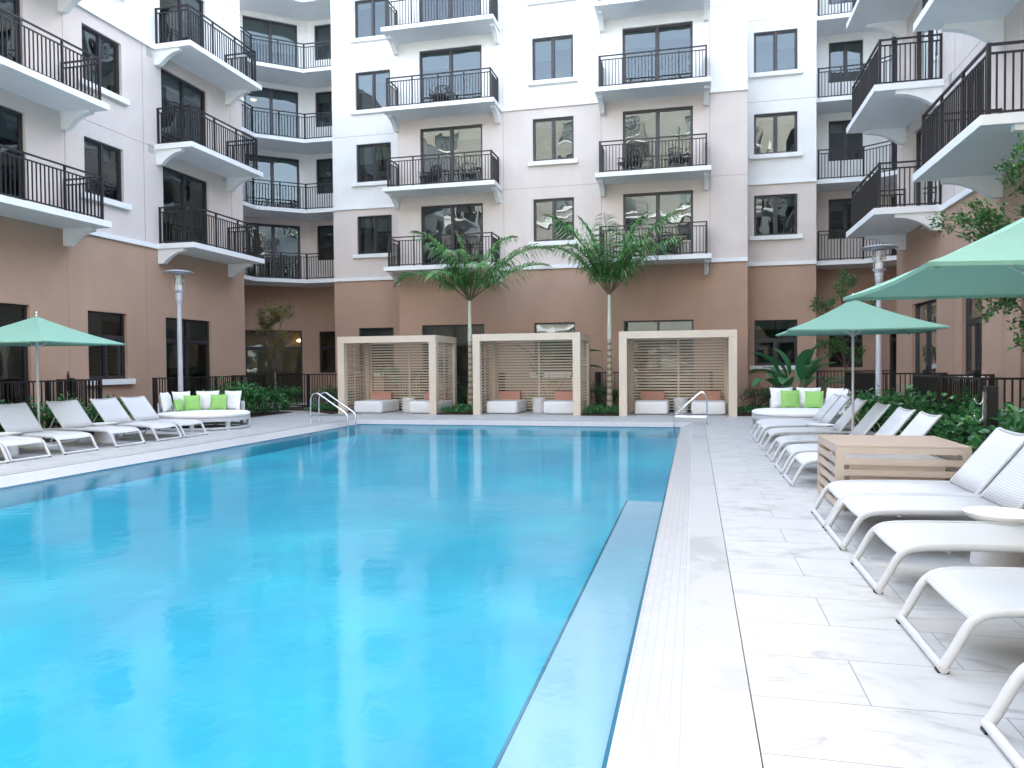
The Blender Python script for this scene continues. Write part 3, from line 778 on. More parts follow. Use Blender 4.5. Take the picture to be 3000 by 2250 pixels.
for nm, bx_ in (('side_slats', [(x0 + pw, y0 + .003, x1 - pw, y0 + .028)]), ('side_slats', [(x0 + pw, y1 - .028, x1 - pw, y1 - .003)]), ('side_slats', [(x0 + .003, y0 + pw, x0 + .028, y1 - pw)]), ('side_slats', [(x1 - .028, y0 + pw, x1 - .003, y1 - pw)])):
    b = MB()
    for k in range(5):
        z = .02 + k * .113
        for q in bx_: b.box(q[0], q[1], z, q[2], q[3], z + .062)
    b.build(nm, 'tan_crate', t)
b = MB(); b.box(x0 + .13, y0 + .045, .02, x1 - .22, y1 - .15, .50); b.build('inner_box', 'tan_crate', t)
b = MB(); b.box(x0 + .12, y0 + .10, .503, x1 - .22, y1 - .12, .52); b.build('inner_lid', 'resin', t)

# cushions
def cushion(mb, T, w, h, th, n=8, puff=1.0):
    """pillow: T maps (x across, y thickness, z up), pointed corners and puffed middle"""
    for s in (1, -1):
        o = len(mb.v)
        for i in range(n + 1):
            for j in range(n + 1):
                a = -1 + 2 * i / n; b = -1 + 2 * j / n
                k = (1 - a ** 4) * (1 - b ** 4); pin = 1 - .07 * (1 - abs(b) ** 2) * (abs(a) > .99) - 0
                ax = a * (1 - .075 * (1 - b * b)); bz = b * (1 - .075 * (1 - a * a))
                mb.v.append(tuple(T(ax * w / 2, s * th / 2 * k ** .55, (bz + 1) * h / 2)))
        for i in range(n):
            for j in range(n):
                q = o + i * (n + 1) + j; f = [q, q + n + 1, q + n + 2, q + 1]; mb.f.append(f if s < 0 else f[::-1]); mb.m.append(0)
def daybed(cx, cy, mid, label, cush, greens, gl):
    t = thing('daybed', label, 'daybed', (cx, cy, 0), world=True, group='round white daybeds')
    rr = 1.1; n = 64
    f = MB()
    def arc(r0, r1, z0, z1, a0, a1, k=48):
        o = len(f.v); full = abs(a1 - a0) > 6.28
        for i in range(k + 1):
            a = a0 + (a1 - a0) * i / k; c, s = math.cos(a), math.sin(a)
            f.v += [(cx + c * r0, cy + s * r0, z0), (cx + c * r1, cy + s * r1, z0), (cx + c * r1, cy + s * r1, z1), (cx + c * r0, cy + s * r0, z1)]
        for i in range(k):
            for j in range(4):
                f.f.append([o + i * 4 + j, o + i * 4 + 4 + j, o + i * 4 + 4 + (j + 1) % 4, o + i * 4 + (j + 1) % 4]); f.m.append(0)
        f.f.append([o, o + 1, o + 2, o + 3]); f.m.append(0); q = o + k * 4; f.f.append([q + 3, q + 2, q + 1, q]); f.m.append(0)
    arc(rr - .035, rr, .215, .30, 0, 2 * math.pi); arc(rr - .035, rr, .02, .075, 0, 2 * math.pi); arc(0.02, rr - .036, .26, .295, 0, 2 * math.pi)
    f.build('base_frame', 'lounger', t, 'auto')
    for k in range(8):
        a = mid + math.pi + (k - 3.5) * 2 * math.pi / 8; l = MB(); c, s = math.cos(a), math.sin(a)
        l.bar((cx + c * (rr - .03), cy + s * (rr - .03), 0), (cx + c * (rr - .03), cy + s * (rr - .03), .29), .075, .075); l.build('leg', 'lounger', t)
    m = MB(); prof = [(0.02, .298), (rr - .05, .298), (rr - .012, .312), (rr + .004, .345), (rr - .01, .385), (rr - .06, .408), (rr * .6, .418), (.02, .420)]
    m.lathe(prof, (cx, cy, 0), 64); m.build('mattress', 'cushion', t, True)
    f = MB(); sp = 1.25
    arc(rr - .03, rr, .30, .64, mid - sp, mid + sp, 32)
    f.build('back_panel', 'lounger', t, 'auto')
    for a, sz in cush:
        a = mid + a; q = MB(); c, s = math.cos(a), math.sin(a); base = Vector((cx + c * (rr - .17), cy + s * (rr - .17), .405)); tl = Vector((c, s, 0))
        ax = Vector((-s, c, 0)); dn = tl
        Tm = lambda x, y, z: base + ax * x + dn * (y + z * .16) + Vector((0, 0, z))
        cushion(q, Tm, sz, .51, .20); q.build('back_cushion', 'cushion', t, True)
    for (a, r_, sz, tw), lab in zip(greens, gl):
        a = mid + a; q = MB(); c, s = math.cos(a), math.sin(a); c2, s2 = math.cos(a + tw), math.sin(a + tw)
        base = Vector((cx + c * r_, cy + s * r_, .415)); ax = Vector((-s2, c2, 0)); dn = Vector((c2, s2, 0))
        Tm = lambda x, y, z: base + ax * x + dn * (y + z * .22) + Vector((0, 0, z))
        cushion(q, Tm, sz, sz * .95, .14)
        o = q.build('throw_pillow', 'green', None, True); tag(o, lab, 'pillow', 'lime green throw pillows')
daybed(-12.05, 16.78, R(133), 'round white daybed on the left deck beside the grey lamp post', [(1.05, .46), (.45, .52), (-.22, .58), (-.92, .58)],
       [(.92, .66, .34, .1), (.30, .66, .42, -.2), (-.62, .70, .43, .15)],
       ['narrow lime green pillow turned edge on at the left end of the left daybed', 'lime green pillow in the middle of the left daybed', 'lime green pillow at the right end of the left daybed'])
daybed(2.43, 18.95, R(52), 'round white daybed on the right deck behind the far loungers', [(1.0, .60), (.35, .58), (-.35, .56), (-1.0, .56)],
       [(.85, .72, .46, -.05), (.12, .74, .44, .25)],
       ['lime green pillow at the left end of the right daybed', 'lime green pillow on the right daybed, half behind a lounger back'])

# cabanas
def make_cabana():
    t = thing('cabana', 'x', 'cabana', group='taupe slatted poolside cabanas')
    Wd, Dp, H = 3.35, 2.15, 2.49; p = .23
    for x in (0, Wd - p):
        for y in (0, Dp - p):
            b = MB(); b.box(x, y, 0, x + p, y + p, 2.277); b.build('post', 'taupe', t)
    r = MB(); r.box(0, 0, 2.28, Wd, p, H); r.box(0, Dp - p, 2.28, Wd, Dp, H); r.box(0, p, 2.28, p, Dp - p, H); r.box(Wd - p, p, 2.28, Wd, Dp - p, H)
    ro = r.build('roof_beam', 'taupe', t)
    r = MB()
    for k in range(12):
        x = p + .01 + k * (Wd - 2 * p) / 12; r.box(x, p, 2.36, x + .20, Dp - p, 2.42)
    r.build('roof_panel', 'taupe', t)
    zs = [.06 + i * .0925 for i in range(24)]
    s = MB()
    for z in zs: s.box(p, Dp - .10, z, Wd - p, Dp - .075, z + .055)
    s.box(Wd / 2 - .03, Dp - .125, .02, Wd / 2 + .03, Dp - .10, 2.28); s.box(p, Dp - .13, .02, p + .05, Dp - .07, 2.28); s.box(Wd - p - .05, Dp - .13, .02, Wd - p, Dp - .07, 2.28)
    s.build('back_screen', 'taupe', t)
    for x in (.075, Wd - .10):
        s = MB()
        for z in zs: s.box(x, p, z, x + .025, Dp - p, z + .055)
        s.box(x - .004, Dp / 2 - .03, .02, x + .03, Dp / 2 + .03, 2.28); s.build('side_screen', 'taupe', t)
    return t
cb = make_cabana()
CX = (-11.22, -6.67, -2.17)
for i, (x, lab) in enumerate(zip(CX, ('left cabana of the three with louvred sides, next to the pool ladder', 'middle cabana of the three between the two palm trees', 'right cabana of the three, right of the second palm tree'))):
    place(cb, (x, 22.5, 0), 0, lab, i == 0)
def make_ottoman():
    t = thing('ottoman', 'x', 'ottoman lounge', group='low white lounge ottomans inside the cabanas')
    b = MB(); w, d, z0, z1 = 1.0, 1.5, .035, .40
    # rounded box
    nx, ny, nz = 8, 8, 6; rad = .075
    def rb(u, v, q):
        x = (u - .5) * w; y = v * d; z = z0 + q * (z1 - z0); P = Vector((x, y, z))
        lo = Vector((-w / 2 + rad, rad, z0 + rad * .6)); hi = Vector((w / 2 - rad, d - rad, z1 - rad))
        Cc = Vector((min(max(P.x, lo.x), hi.x), min(max(P.y, lo.y), hi.y), min(max(P.z, lo.z), hi.z))); dd = P - Cc
        if dd.length > 1e-6: P = Cc + dd.normalized() * rad * min(1, dd.length / (rad * .6))
        return P
    def face(fn, n, m):
        o = len(b.v)
        sm = lambda t: t
        gr = [0, .02, .05, .09, .3, .5, .7, .91, .95, .98, 1]
        for a in gr:
            for c in gr: b.v.append(tuple(rb(*fn(a, c))))
        k = len(gr)
        for i in range(k - 1):
            for j in range(k - 1): b.f.append([o + i * k + j, o + (i + 1) * k + j, o + (i + 1) * k + j + 1, o + i * k + j + 1]); b.m.append(0)
    face(lambda a, c: (a, c, 1), 0, 0); face(lambda a, c: (c, a, 0), 0, 0); face(lambda a, c: (a, 0, c), 0, 0); face(lambda a, c: (c, 1, a), 0, 0); face(lambda a, c: (0, c, a), 0, 0); face(lambda a, c: (1, a, c), 0, 0)
    b.build('cushion_body', 'cushion', t, True)
    f = MB()
    f.box(-w / 2 + .06, .06, 0, w / 2 - .06, d - .06, .045); f.build('plinth', 'black', t)
    return t
ot = make_ottoman(); first = True
OT = [(-10.33, 22.80, -.02, 'left'), (-8.42, 22.80, 0, 'right'), (-5.88, 22.95, 0, 'left'), (-4.05, 22.95, 0, 'right'), (-1.27, 23.1, 0, 'left'), (.40, 23.1, 0, 'right')]
cn = ['left', 'left', 'middle', 'middle', 'right', 'right']
for i, (x, y, a, s) in enumerate(OT):
    place(ot, (x, y, 0), a, 'white ottoman lounge on the %s side inside the %s cabana' % (s, cn[i]), first); first = False
def make_bolster():
    b = MB(); w = .74; prof = [(0, 0), (.30, 0), (.27, .09), (.20, .26), (.15, .285), (.10, .27)]
    n = len(prof); b.add([(-w / 2, y, z) for y, z in prof] + [(w / 2, y, z) for y, z in prof], [tuple(range(n)), tuple(range(n, 2 * n))[::-1]] + [(i, n + i, n + (i + 1) % n, (i + 1) % n) for i in range(n)])
    o = b.build('bolster_pillow', 'terra', None); bv = o.modifiers.new('soft', 'BEVEL'); bv.width = .02; bv.segments = 3
    return tag(o, 'x', 'pillow', 'terracotta bolster pillows on the ottomans')
bo = make_bolster()
for i, (x, y, a, s) in enumerate(OT):
    o = bo if i == 0 else bo.copy()
    if i: COL.objects.link(o)
    o.location = (x + (.02 if i % 2 else -.02), y + 1.08, .40); o['label'] = 'terracotta bolster on the %s ottoman of the %s cabana' % (s, cn[i])
def make_stool():
    b = MB(); prof = []
    for k in range(7):
        z = .02 + k * .064; prof += [(.185, z), (.215, z + .010), (.218, z + .040), (.185, z + .054)]
    prof = [(.18, 0)] + prof + [(.20, .475), (.17, .485)]
    b.lathe(prof, n=28); return tag(b.build('ribbed_stool', 'resin', None, 'auto'), 'x', 'stool', 'white ribbed drum tables in the cabanas')
so = make_stool()
for i, (x, y) in enumerate(((-9.22, 23.6), (-4.83, 23.7), (-.42, 24.0))):
    o = so if i == 0 else so.copy()
    if i: COL.objects.link(o)
    o.location = (x, y, 0); o['label'] = 'white ribbed drum table between the two ottomans of the %s cabana' % ('left', 'middle', 'right')[i]

# ladders
def handrail(loc, rz, label):
    t = thing('pool_handrail', label, 'handrail', loc, rz, group='polished steel pool handrails')
    for s in (-.21, .21):
        r = MB(); pts = [(0, s, .0), (0, s, .60), (.02, s, .70), (.075, s, .78), (.16, s, .81), (.25, s, .79), (1.08, s, .27), (1.13, s, .20), (1.15, s, .12), (1.15, s, -.75)]
        r.tube(pts, .021, 10); ro = r.build('rail_tube', 'steel', t, True)
        q = MB(); q.tube([(0, s, .19), (1.14, s, .19)], .016, 8); q.build('cross_tube', 'steel', ro, 'auto')
        k = MB(); k.lathe([(.055, 0), (.052, .012), (.03, .02)], (0, s, .001), 16); k.build('escutcheon', 'steel', ro, 'auto')
    return t
    return t
handrail((-10.2, 19.05, 0), R(-4), 'steel handrail at the far left corner of the pool')
_h = handrail((.30, 19.55, 0), R(180), 'steel handrail at the far right corner of the pool'); _h.scale = (.70, 1, 1)

# lamp posts
def make_lamp():
    t = thing('lamp_post', 'x', 'lamp post', group='tall grey lamp posts')
    b = MB(); b.lathe([(.15, 0), (.15, .03), (.085, .05), (.070, .30), (.058, 3.22), (.058, 3.24)], n=20); b.build('pole', 'pole', t, 'auto')
    b = MB(); b.lathe([(.062, 3.235), (.072, 3.25), (.072, 3.33), (.084, 3.345), (.084, 3.37), (.084, 3.46), (.094, 3.47), (.094, 3.50), (.086, 3.51), (.10, 3.56), (.145, 3.60), (.15, 3.615), (.06, 3.62)], n=24); b.build('collar', 'pole', t, 'auto')
    b = MB(); b.lathe([(.08, 3.615), (.085, 3.64), (.085, 3.74), (.05, 3.75)], n=20); b.build('socket', 'resin', t, 'auto')
    b = MB(); b.lathe([(.065, 3.74), (.075, 3.76), (.075, 4.02), (.06, 4.03)], n=20); b.build('glass_cylinder', 'lampglass', t, 'auto')
    b = MB()
    for k in range(4):
        a = k * math.pi / 2 + .4; b.tube([(.135 * math.cos(a), .135 * math.sin(a), 3.60), (.135 * math.cos(a), .135 * math.sin(a), 4.07)], .007, 6)
    for z in (3.83, 3.87, 3.91):
        b.tube([(.145 * math.cos(i * math.pi / 12), .145 * math.sin(i * math.pi / 12), z) for i in range(25)], .008, 6, cap=False)
    b.build('cage', 'steel', t, True)
    b = MB(); b.lathe([(.39, 4.085), (.395, 4.095), (.30, 4.125), (.12, 4.155), (.02, 4.16)], n=40); b.lathe([(.16, 4.05), (.17, 4.09), (.05, 4.10)], n=24); b.build('shade', 'pole', t, 'auto')
    return t
lp = make_lamp()
place(lp, (-13.5, 17.8, 0), 0, 'grey lamp post with a disc shade behind the left daybed', True)
place(lp, (4.05, 18.6, 0), 0, 'grey lamp post with a disc shade on the right behind the parasol', False)

# balcony chairs
def make_chair():
    t = thing('balcony_chair', 'x', 'chair', group='dark balcony chairs behind the railings')
    b = MB(); b.box(-.27, -.27, .36, .27, .27, .42); b.build('seat', 'rail', t)
    b = MB(); b.tube([(-.25, .26, .42), (-.25, .36, .88), (0, .38, .93), (.25, .36, .88), (.25, .26, .42)], .018, 6)
    for k in range(7): b.bar((-.2 + k * .067, .27, .42), (-.2 + k * .067, .37, .90), .035, .012)
    b.build('backrest', 'rail', t)
    for x in (-.24, .24):
        for y in (-.24, .24):
            l = MB(); l.bar((x, y, 0), (x, y, .37), .03); l.build('leg', 'rail', t)
        l = MB(); l.tube([(x * 1.1, .28, .62), (x * 1.15, -.1, .62), (x * 1.1, -.25, .58), (x, -.25, .40)], .015, 6); l.build('armrest', 'rail', t)
    return t
ch = make_chair()
for i, (x, y, z, a, lab) in enumerate(((-.5, 26.45, 8.031, 20, 'dark balcony chair at the right end of the balcony above the right palm'), (-2.2, 26.45, 8.031, -25, 'dark balcony chair at the left end of the balcony above the right palm'),
        (-7.9, 26.45, 8.031, 15, 'dark balcony chair at the right end of the balcony above the left palm'), (-9.4, 26.45, 8.031, -20, 'dark balcony chair at the left end of the balcony above the left palm'),
        (-9.0, 26.4, 10.911, 0, 'dark balcony chair on the upper balcony in the left stack of the middle wing'), (-.9, 26.4, 5.151, 10, 'dark balcony chair on the lowest balcony beside the right palm crown'))):
    place(ch, (x, y, z), R(a + 0), lab, i == 0)

# towel hook post
t = thing('hook_post', 'black post with two steel hooks standing in the right hedge', 'hook post', (3.30, 9.75, 0), world=True)
b = MB(); b.box(3.25, 9.70, 0, 3.37, 9.80, 1.225); b.build('post', 'rail', t)
for z in (1.05, .86):
    b = MB(); b.tube([(3.235, 9.75, z + .09), (3.23, 9.75, z), (3.20, 9.75, z - .035), (3.165, 9.75, z - .03), (3.145, 9.75, z + .01), (3.14, 9.75, z + .03)], .006, 6); b.build('hook', 'steel', t, True)
b = MB(); b.box(3.228, 9.735, .83, 3.246, 9.765, 1.16); b.build('mount_plate', 'steel', t)

# fences
def fence(label, pts, latch=None, h=1.25, gate=None):
    c = pts[0]
    t = thing('patio_fence', label, 'fence', (c[0], c[1], 0), world=True, group='black patio fences along the ground storey')
    for (p, q) in zip(pts[:-1], pts[1:]):
        L = math.hypot(q[0] - p[0], q[1] - p[1]); k = max(1, round(L / 1.5))
        P = lambda a, z: (p[0] + (q[0] - p[0]) * a / L, p[1] + (q[1] - p[1]) * a / L, z)
        m = MB(); m.bar(P(0, h), P(L, h), .05, .035); m.bar(P(0, .10), P(L, .10), .03, .03)
        nb = max(2, round(L / .105))
        for i in range(1, nb): m.bar(P(i * L / nb, .10), P(i * L / nb, h - .015), .022, .022)
        m.build('picket_panel', 'rail', t)
        for i in range(k + (1 if q == pts[-1] else 0)):
            m = MB(); m.bar(P(i * L / k, 0), P(i * L / k, h + .02), .07, .07); m.build('post', 'rail', t)
    if latch:
        for (x, y) in latch:
            m = MB(); m.box(x - .05, y - .05, 0, x + .05, y + .05, h + .06); m.build('gate_post', 'rail', t)
            m = MB(); m.lathe([(.028, h - .25), (.032, h + .11), (.026, h + .16), (.014, h + .165), (.014, h + .185), (.022, h + .19), (.018, h + .21)], (x - .0, y - .09, 0), 12); m.build('gate_latch', 'black', t, True)
    return t
fence('black picket fence on the left beside the loungers under the near balcony', [(-15.2, 8.0), (-14.0, 8.0), (-14.0, 15.5), (-15.2, 15.5)], [(-14.06, 14.7)])
fence('black picket fence behind the left daybed and lamp post', [(-14.0, 17.4), (-14.0, 22.75), (-15.2, 22.75)])
fence('dark picket fence across the left recess behind the small olive tree', [(-15.2, 25.5), (-11.35, 25.5)])
fence('black picket fence behind the left cabana', [(-11.0, 26.95), (-11.0, 25.85), (-6.8, 25.85), (-6.8, 26.95)])
fence('black picket fence behind the right cabana and second palm', [(-3.27, 26.95), (-3.27, 25.85), (.55, 25.85), (.55, 26.95)])
fence('black picket fence across the right recess behind the small tree', [(3.9, 26.4), (6.2, 26.4)])
fence('black picket fence right of the lamp post below the far right balcony', [(4.1, 22.7), (4.1, 19.1), (5.55, 19.1)], [(5.2, 19.3)])
fence('near black picket fence at the right edge above the hedge', [(5.55, 16.3), (4.2, 16.3), (4.2, 12.75), (5.55, 12.75)], [(5.25, 16.15), (5.05, 13.0)])

# ================================================================== planting
def bed(name, poly, lab=None):
    m = MB(); m.prism(poly, .003, .035); return structure(m.build(name, 'mulch'))
bed('planting_bed', [(-15.24, 8), (-13.0, 8), (-13.0, 15.3), (-13.2, 16.0), (-13.15, 23.0), (-14.6, 23.3), (-15.24, 23.3)])
bed('planting_bed', [(3.02, 3), (5.58, 3), (5.58, 22.5), (3.7, 22.5), (3.5, 19.5), (3.02, 17.2)])
bed('planting_bed', [(-13.1, 24.0), (-11.3, 22.2), (-11.25, 27), (-10.9, 28.4), (-14.3, 28.4), (-14.9, 24.0)])
bed('planting_bed', [(-11.2, 24.68), (1.2, 24.68), (1.2, 26.95), (-11.2, 26.95)])
bed('planting_bed', [(-7.85, 22.45), (-6.69, 22.45), (-6.69, 24.66), (-7.85, 24.66)])
bed('planting_bed', [(-3.30, 22.45), (-2.19, 22.45), (-2.19, 24.66), (-3.30, 24.66)])
bed('planting_bed', [(1.20, 22.75), (3.6, 22.75), (3.6, 28.4), (1.22, 28.4)])

def shrub_mesh(name, mat, w, h, n, L, Wl, seed, stems=7, low=.1, upright=.5, dens=1.0):
    rnd = random.Random(seed); t = thing(name, 'x', 'shrub'); f = MB(); st = MB()
    tips = []
    for i in range(stems):
        a = rnd.uniform(0, 6.28); r = rnd.uniform(.15, .5) * w; z = h * rnd.uniform(.55, .97)
        p = [(0.04 * math.cos(a), .04 * math.sin(a), 0), (r * .5 * math.cos(a), r * .5 * math.sin(a), z * .5), (r * math.cos(a), r * math.sin(a), z)]
        st.tube(p, [.012, .009, .004], 5); tips.append(Vector(p[2]))
        for _ in range(3):
            u = rnd.uniform(.3, .9); b0 = Vector(p[1]) * (1 - u) + Vector(p[2]) * u; a2 = rnd.uniform(0, 6.28)
            e = b0 + Vector((math.cos(a2) * .2 * w, math.sin(a2) * .2 * w, rnd.uniform(0, .22) * h)); st.tube([b0, e], [.006, .003], 4); tips.append(e)
    for i in range(n):
        if rnd.random() < .62:
            c = rnd.choice(tips); p = c + Vector((rnd.gauss(0, .075), rnd.gauss(0, .075), rnd.gauss(-.02, .07))) * (w / .9)
        else:
            a = rnd.uniform(0, 6.28); u = rnd.uniform(.45, 1) ** .5; ph = rnd.uniform(.05, 1)
            rr = w * .5 * u * math.sqrt(max(.12, 1 - (ph - .45) ** 2 * 1.9)); p = Vector((rr * math.cos(a), rr * math.sin(a), low + ph * (h - low) * .88))
        out = Vector((p.x, p.y, 0)); out = out.normalized() if out.length > .01 else Vector((1, 0, 0))
        d = out * rnd.uniform(.2, 1) + Vector((rnd.uniform(-.7, .7), rnd.uniform(-.7, .7), rnd.uniform(-.25, .9) * upright * 2))
        nr = Vector((rnd.uniform(-.5, .5), rnd.uniform(-.5, .5), 1)); s = rnd.uniform(.65, 1.15)
        p.z = max(p.z, .05)
        f.leaf(p, d, nr, L * s, Wl * s)
    f.build('foliage', mat, t); st.build('stem', 'stem', t)
    return t
def scatter(protos, spots, labf, group, cat='shrub'):
    used = set()
    for i, (x, y, s) in enumerate(spots):
        pr_ = protos[i % len(protos)]
        o = place(pr_, (x, y, .03), random.uniform(0, 6.28), labf(i), id(pr_) not in used); used.add(id(pr_))
        o.scale = (s, s, s * random.uniform(.92, 1.08)); o['group'] = group; o['category'] = cat
cl = [shrub_mesh('clusia_shrub', 'leaf', .98, .86, 620, .115, .082, 11 + k, 9) for k in range(3)]
sp = [(-13.45 + random.uniform(-.12, .12), 8.6 + i * .83, random.uniform(.8, .95)) for i in range(9)]
spB = [(-13.45, 18.7, .85), (-13.5, 19.5, 1.0), (-13.45, 20.3, 1.1), (-13.5, 21.1, 1.12), (-13.5, 21.9, .95), (-14.2, 24.5, .9)]
n1 = len(sp)
spR = [(3.55 + .35 * random.random(), 4.2 + i * .74, random.uniform(.85, 1.08)) for i in range(17)]
def labc(i):
    if i < n1: return 'glossy round-leaved shrub behind the left loungers, %s from the left edge' % ORD[i]
    if i < n1 + len(spB): return 'glossy round-leaved shrub of the left bed beyond the daybed, %s counting from it' % ORD[i - n1]
    return 'glossy round-leaved shrub of the right hedge, %s counting from the camera' % ORD[i - n1 - len(spB)]
scatter(cl, sp + spB + spR, labc, 'broad-leaved hedge shrubs')
spI = [(4.1 + .1 * random.random(), 5.2 + i * 1.25, random.uniform(.7, .85)) for i in range(6)]
dk = [shrub_mesh('dark_shrub', 'leaf_dark', 1.0, .80, 750, .075, .04, 31 + k, 9) for k in range(2)]
dsp = [(1.9, 25.3, 1.0), (2.7, 25.6, 1.05), (2.3, 24.6, .8), (-12.35, 24.6, 1.05), (-11.8, 23.9, .9), (-12.9, 25.0, 1.0), (-7.5, 25.1, .9), (-2.95, 24.9, 1.0), (-2.45, 25.2, .8), (-10.3, 25.2, .75), (-9.3, 25.3, .7), (-8.3, 25.2, .8),
       (-6.2, 25.3, .8), (-5.2, 25.4, .8), (-4.3, 25.3, .75), (-1.4, 25.3, .85), (-.5, 25.3, .8), (.5, 25.3, .85)] + spI
dn = ['beside the right cabana', 'below the right bay window', 'in front of the big-leaved plant', 'left of the left cabana', 'at the corner of the left cabana', 'in the left recess corner', 'behind the first palm', 'behind the second palm',
      'right of the second palm', 'behind the left half of the left cabana', 'behind the middle of the left cabana', 'behind the right half of the left cabana', 'behind the left half of the middle cabana', 'behind the centre of the middle cabana',
      'behind the right half of the middle cabana', 'behind the left half of the right cabana', 'behind the centre of the right cabana', 'behind the right half of the right cabana']
scatter(dk, dsp, lambda i: ('dark small-leaved shrub ' + dn[i]) if i < 18 else 'dark small-leaved shrub at the back of the right hedge, %s from the camera' % ORD[i - 18], 'dark small-leaved shrubs')
# low ground cover between the cabanas: nobody could count it
gc = MB(); rnd = random.Random(5)
for x0_, x1_, y0_, y1_, n in ((-7.82, -6.72, 22.55, 24.3, 1500), (-3.26, -2.23, 22.55, 24.3, 1500), (1.3, 2.9, 23.0, 24.3, 1500), (-12.9, -11.4, 23.2, 24.2, 1100), (-13.6, -13.25, 17.2, 23, 500), (3.1, 3.35, 4, 17, 1400)):
    for _ in range(n):
        x, y = rnd.uniform(x0_, x1_), rnd.uniform(y0_, y1_)
        z = .05 + .22 * rnd.random() * (.6 + .4 * math.sin(x * 5) * math.cos(y * 4.3))
        gc.leaf((x, y, z), (rnd.uniform(-1, 1), rnd.uniform(-1, 1), rnd.uniform(.1, 1.2)), (rnd.uniform(-.5, .5), rnd.uniform(-.5, .5), 1), rnd.uniform(.06, .10), rnd.uniform(.025, .04))
tag(gc.build('ground_cover', 'leaf'), 'low leafy ground cover filling the beds between the cabanas', 'ground cover', kind='stuff')

def strap_plant(name, mat, n, L, Wl, seed, droop=.5):
    rnd = random.Random(seed); t = thing(name, 'x', 'plant'); f = MB()
    for i in range(n):
        a = rnd.uniform(0, 6.28); el = rnd.uniform(.35, 1.35); l = L * rnd.uniform(.6, 1.1); p = Vector((rnd.uniform(-.12, .12), rnd.uniform(-.12, .12), rnd.uniform(0.05, .2)))
        d = Vector((math.cos(a) * math.cos(el), math.sin(a) * math.cos(el), math.sin(el))); sd = Vector((-math.sin(a), math.cos(a), 0)); k = 4; o = len(f.v)
        for j in range(k + 1):
            u = j / k; w = Wl * (1 - u ** 2 * .95) * (.4 + .6 * min(1, u * 4)); f.v += [tuple(p - sd * w / 2), tuple(p + sd * w / 2)]
            p = p + d * l / k; d = (d + Vector((0, 0, -droop / k * (1 + u)))).normalized()
        for j in range(k): f.f.append([o + 2 * j, o + 2 * j + 1, o + 2 * j + 3, o + 2 * j + 2]); f.m.append(0)
    f.build('blades', mat, t); return t
lime = [strap_plant('strap_leaved_plant', 'leaf_lime', 150, .55, .03, 3 + k) for k in range(2)]
lsp = [(3.55, 14.3, .9), (3.75, 15.3, 1.0), (3.55, 16.2, 1.05), (3.9, 17.1, 1.05), (3.6, 17.9, .9), (4.0, 13.4, .9)]
scatter(lime, lsp, lambda i: 'lime green strap-leaved plant by the right lamp post, %s in the row' % ORD[i], 'lime strap-leaved plants', 'plant')
rub = [strap_plant('dark_strap_plant', 'leaf', 60, .62, .07, 9, .35)]
scatter(rub, [(-13.5, 14.75, 1.0), (-13.4, 23.0, .75)], lambda i: ('dark strap-leaved plant between the last left lounger and the daybed', 'dark rosette plant at the far end of the left bed')[i], 'dark strap-leaved plants', 'plant')

def banana(loc, H, seed, n, label, rz=0):
    rnd = random.Random(seed); t = thing('paddle_leaf_plant', label, 'plant', (loc[0], loc[1], .03), rz, group='big paddle-leaved plants')
    for i in range(n):
        f = MB(); a = i * 2.4 + rnd.uniform(-.3, .3); el = rnd.uniform(.95, 1.45) if i % 3 else rnd.uniform(.7, .95)
        hs = H * rnd.uniform(.45, .62); d = Vector((math.cos(a) * math.cos(el), math.sin(a) * math.cos(el), math.sin(el)))
        p = Vector((rnd.uniform(-.08, .08), rnd.uniform(-.08, .08), 0)); q = p + d * hs
        f.tube([p, p + d * hs * .5, q], [.018, .014, .010], 6, 1)
        k = 8; o = len(f.v); L = H * rnd.uniform(.48, .6); Wl = L * .42; sd = Vector((-math.sin(a), math.cos(a), 0)); c = q.copy(); dd = d.copy()
        for j in range(k + 1):
            u = j / k; w = Wl * math.sin(math.pi * min(1, u * .93 + .06)) ** .65; up = sd.cross(dd)
            f.v += [tuple(c - sd * w / 2 + up * -.14 * w + Vector((0, 0, rnd.uniform(-.012, .012)))), tuple(c), tuple(c + sd * w / 2 - up * .14 * w)]
            c = c + dd * L / k; dd = (dd + Vector((math.cos(a) * .05, math.sin(a) * .05, -.14 - .10 * (1.4 - el)))).normalized()
        for j in range(k):
            for s in (0, 1):
                q_ = o + 3 * j + s; f.f.append([q_, q_ + 1, q_ + 4, q_ + 3]); f.m.append(0)
        f.build('paddle_leaf', ['leaf_banana', 'stem'], t)
    return t
banana((2.95, 24.2), 2.0, 4, 19, 'big paddle-leaved plant behind the right daybed under the bay window')
banana((-4.9, 26.0), 2.6, 8, 7, 'tall paddle-leaved plant seen through the slats of the middle cabana')
banana((-10.6, 26.2), 2.1, 9, 6, 'paddle-leaved plant seen through the slats of the left cabana')

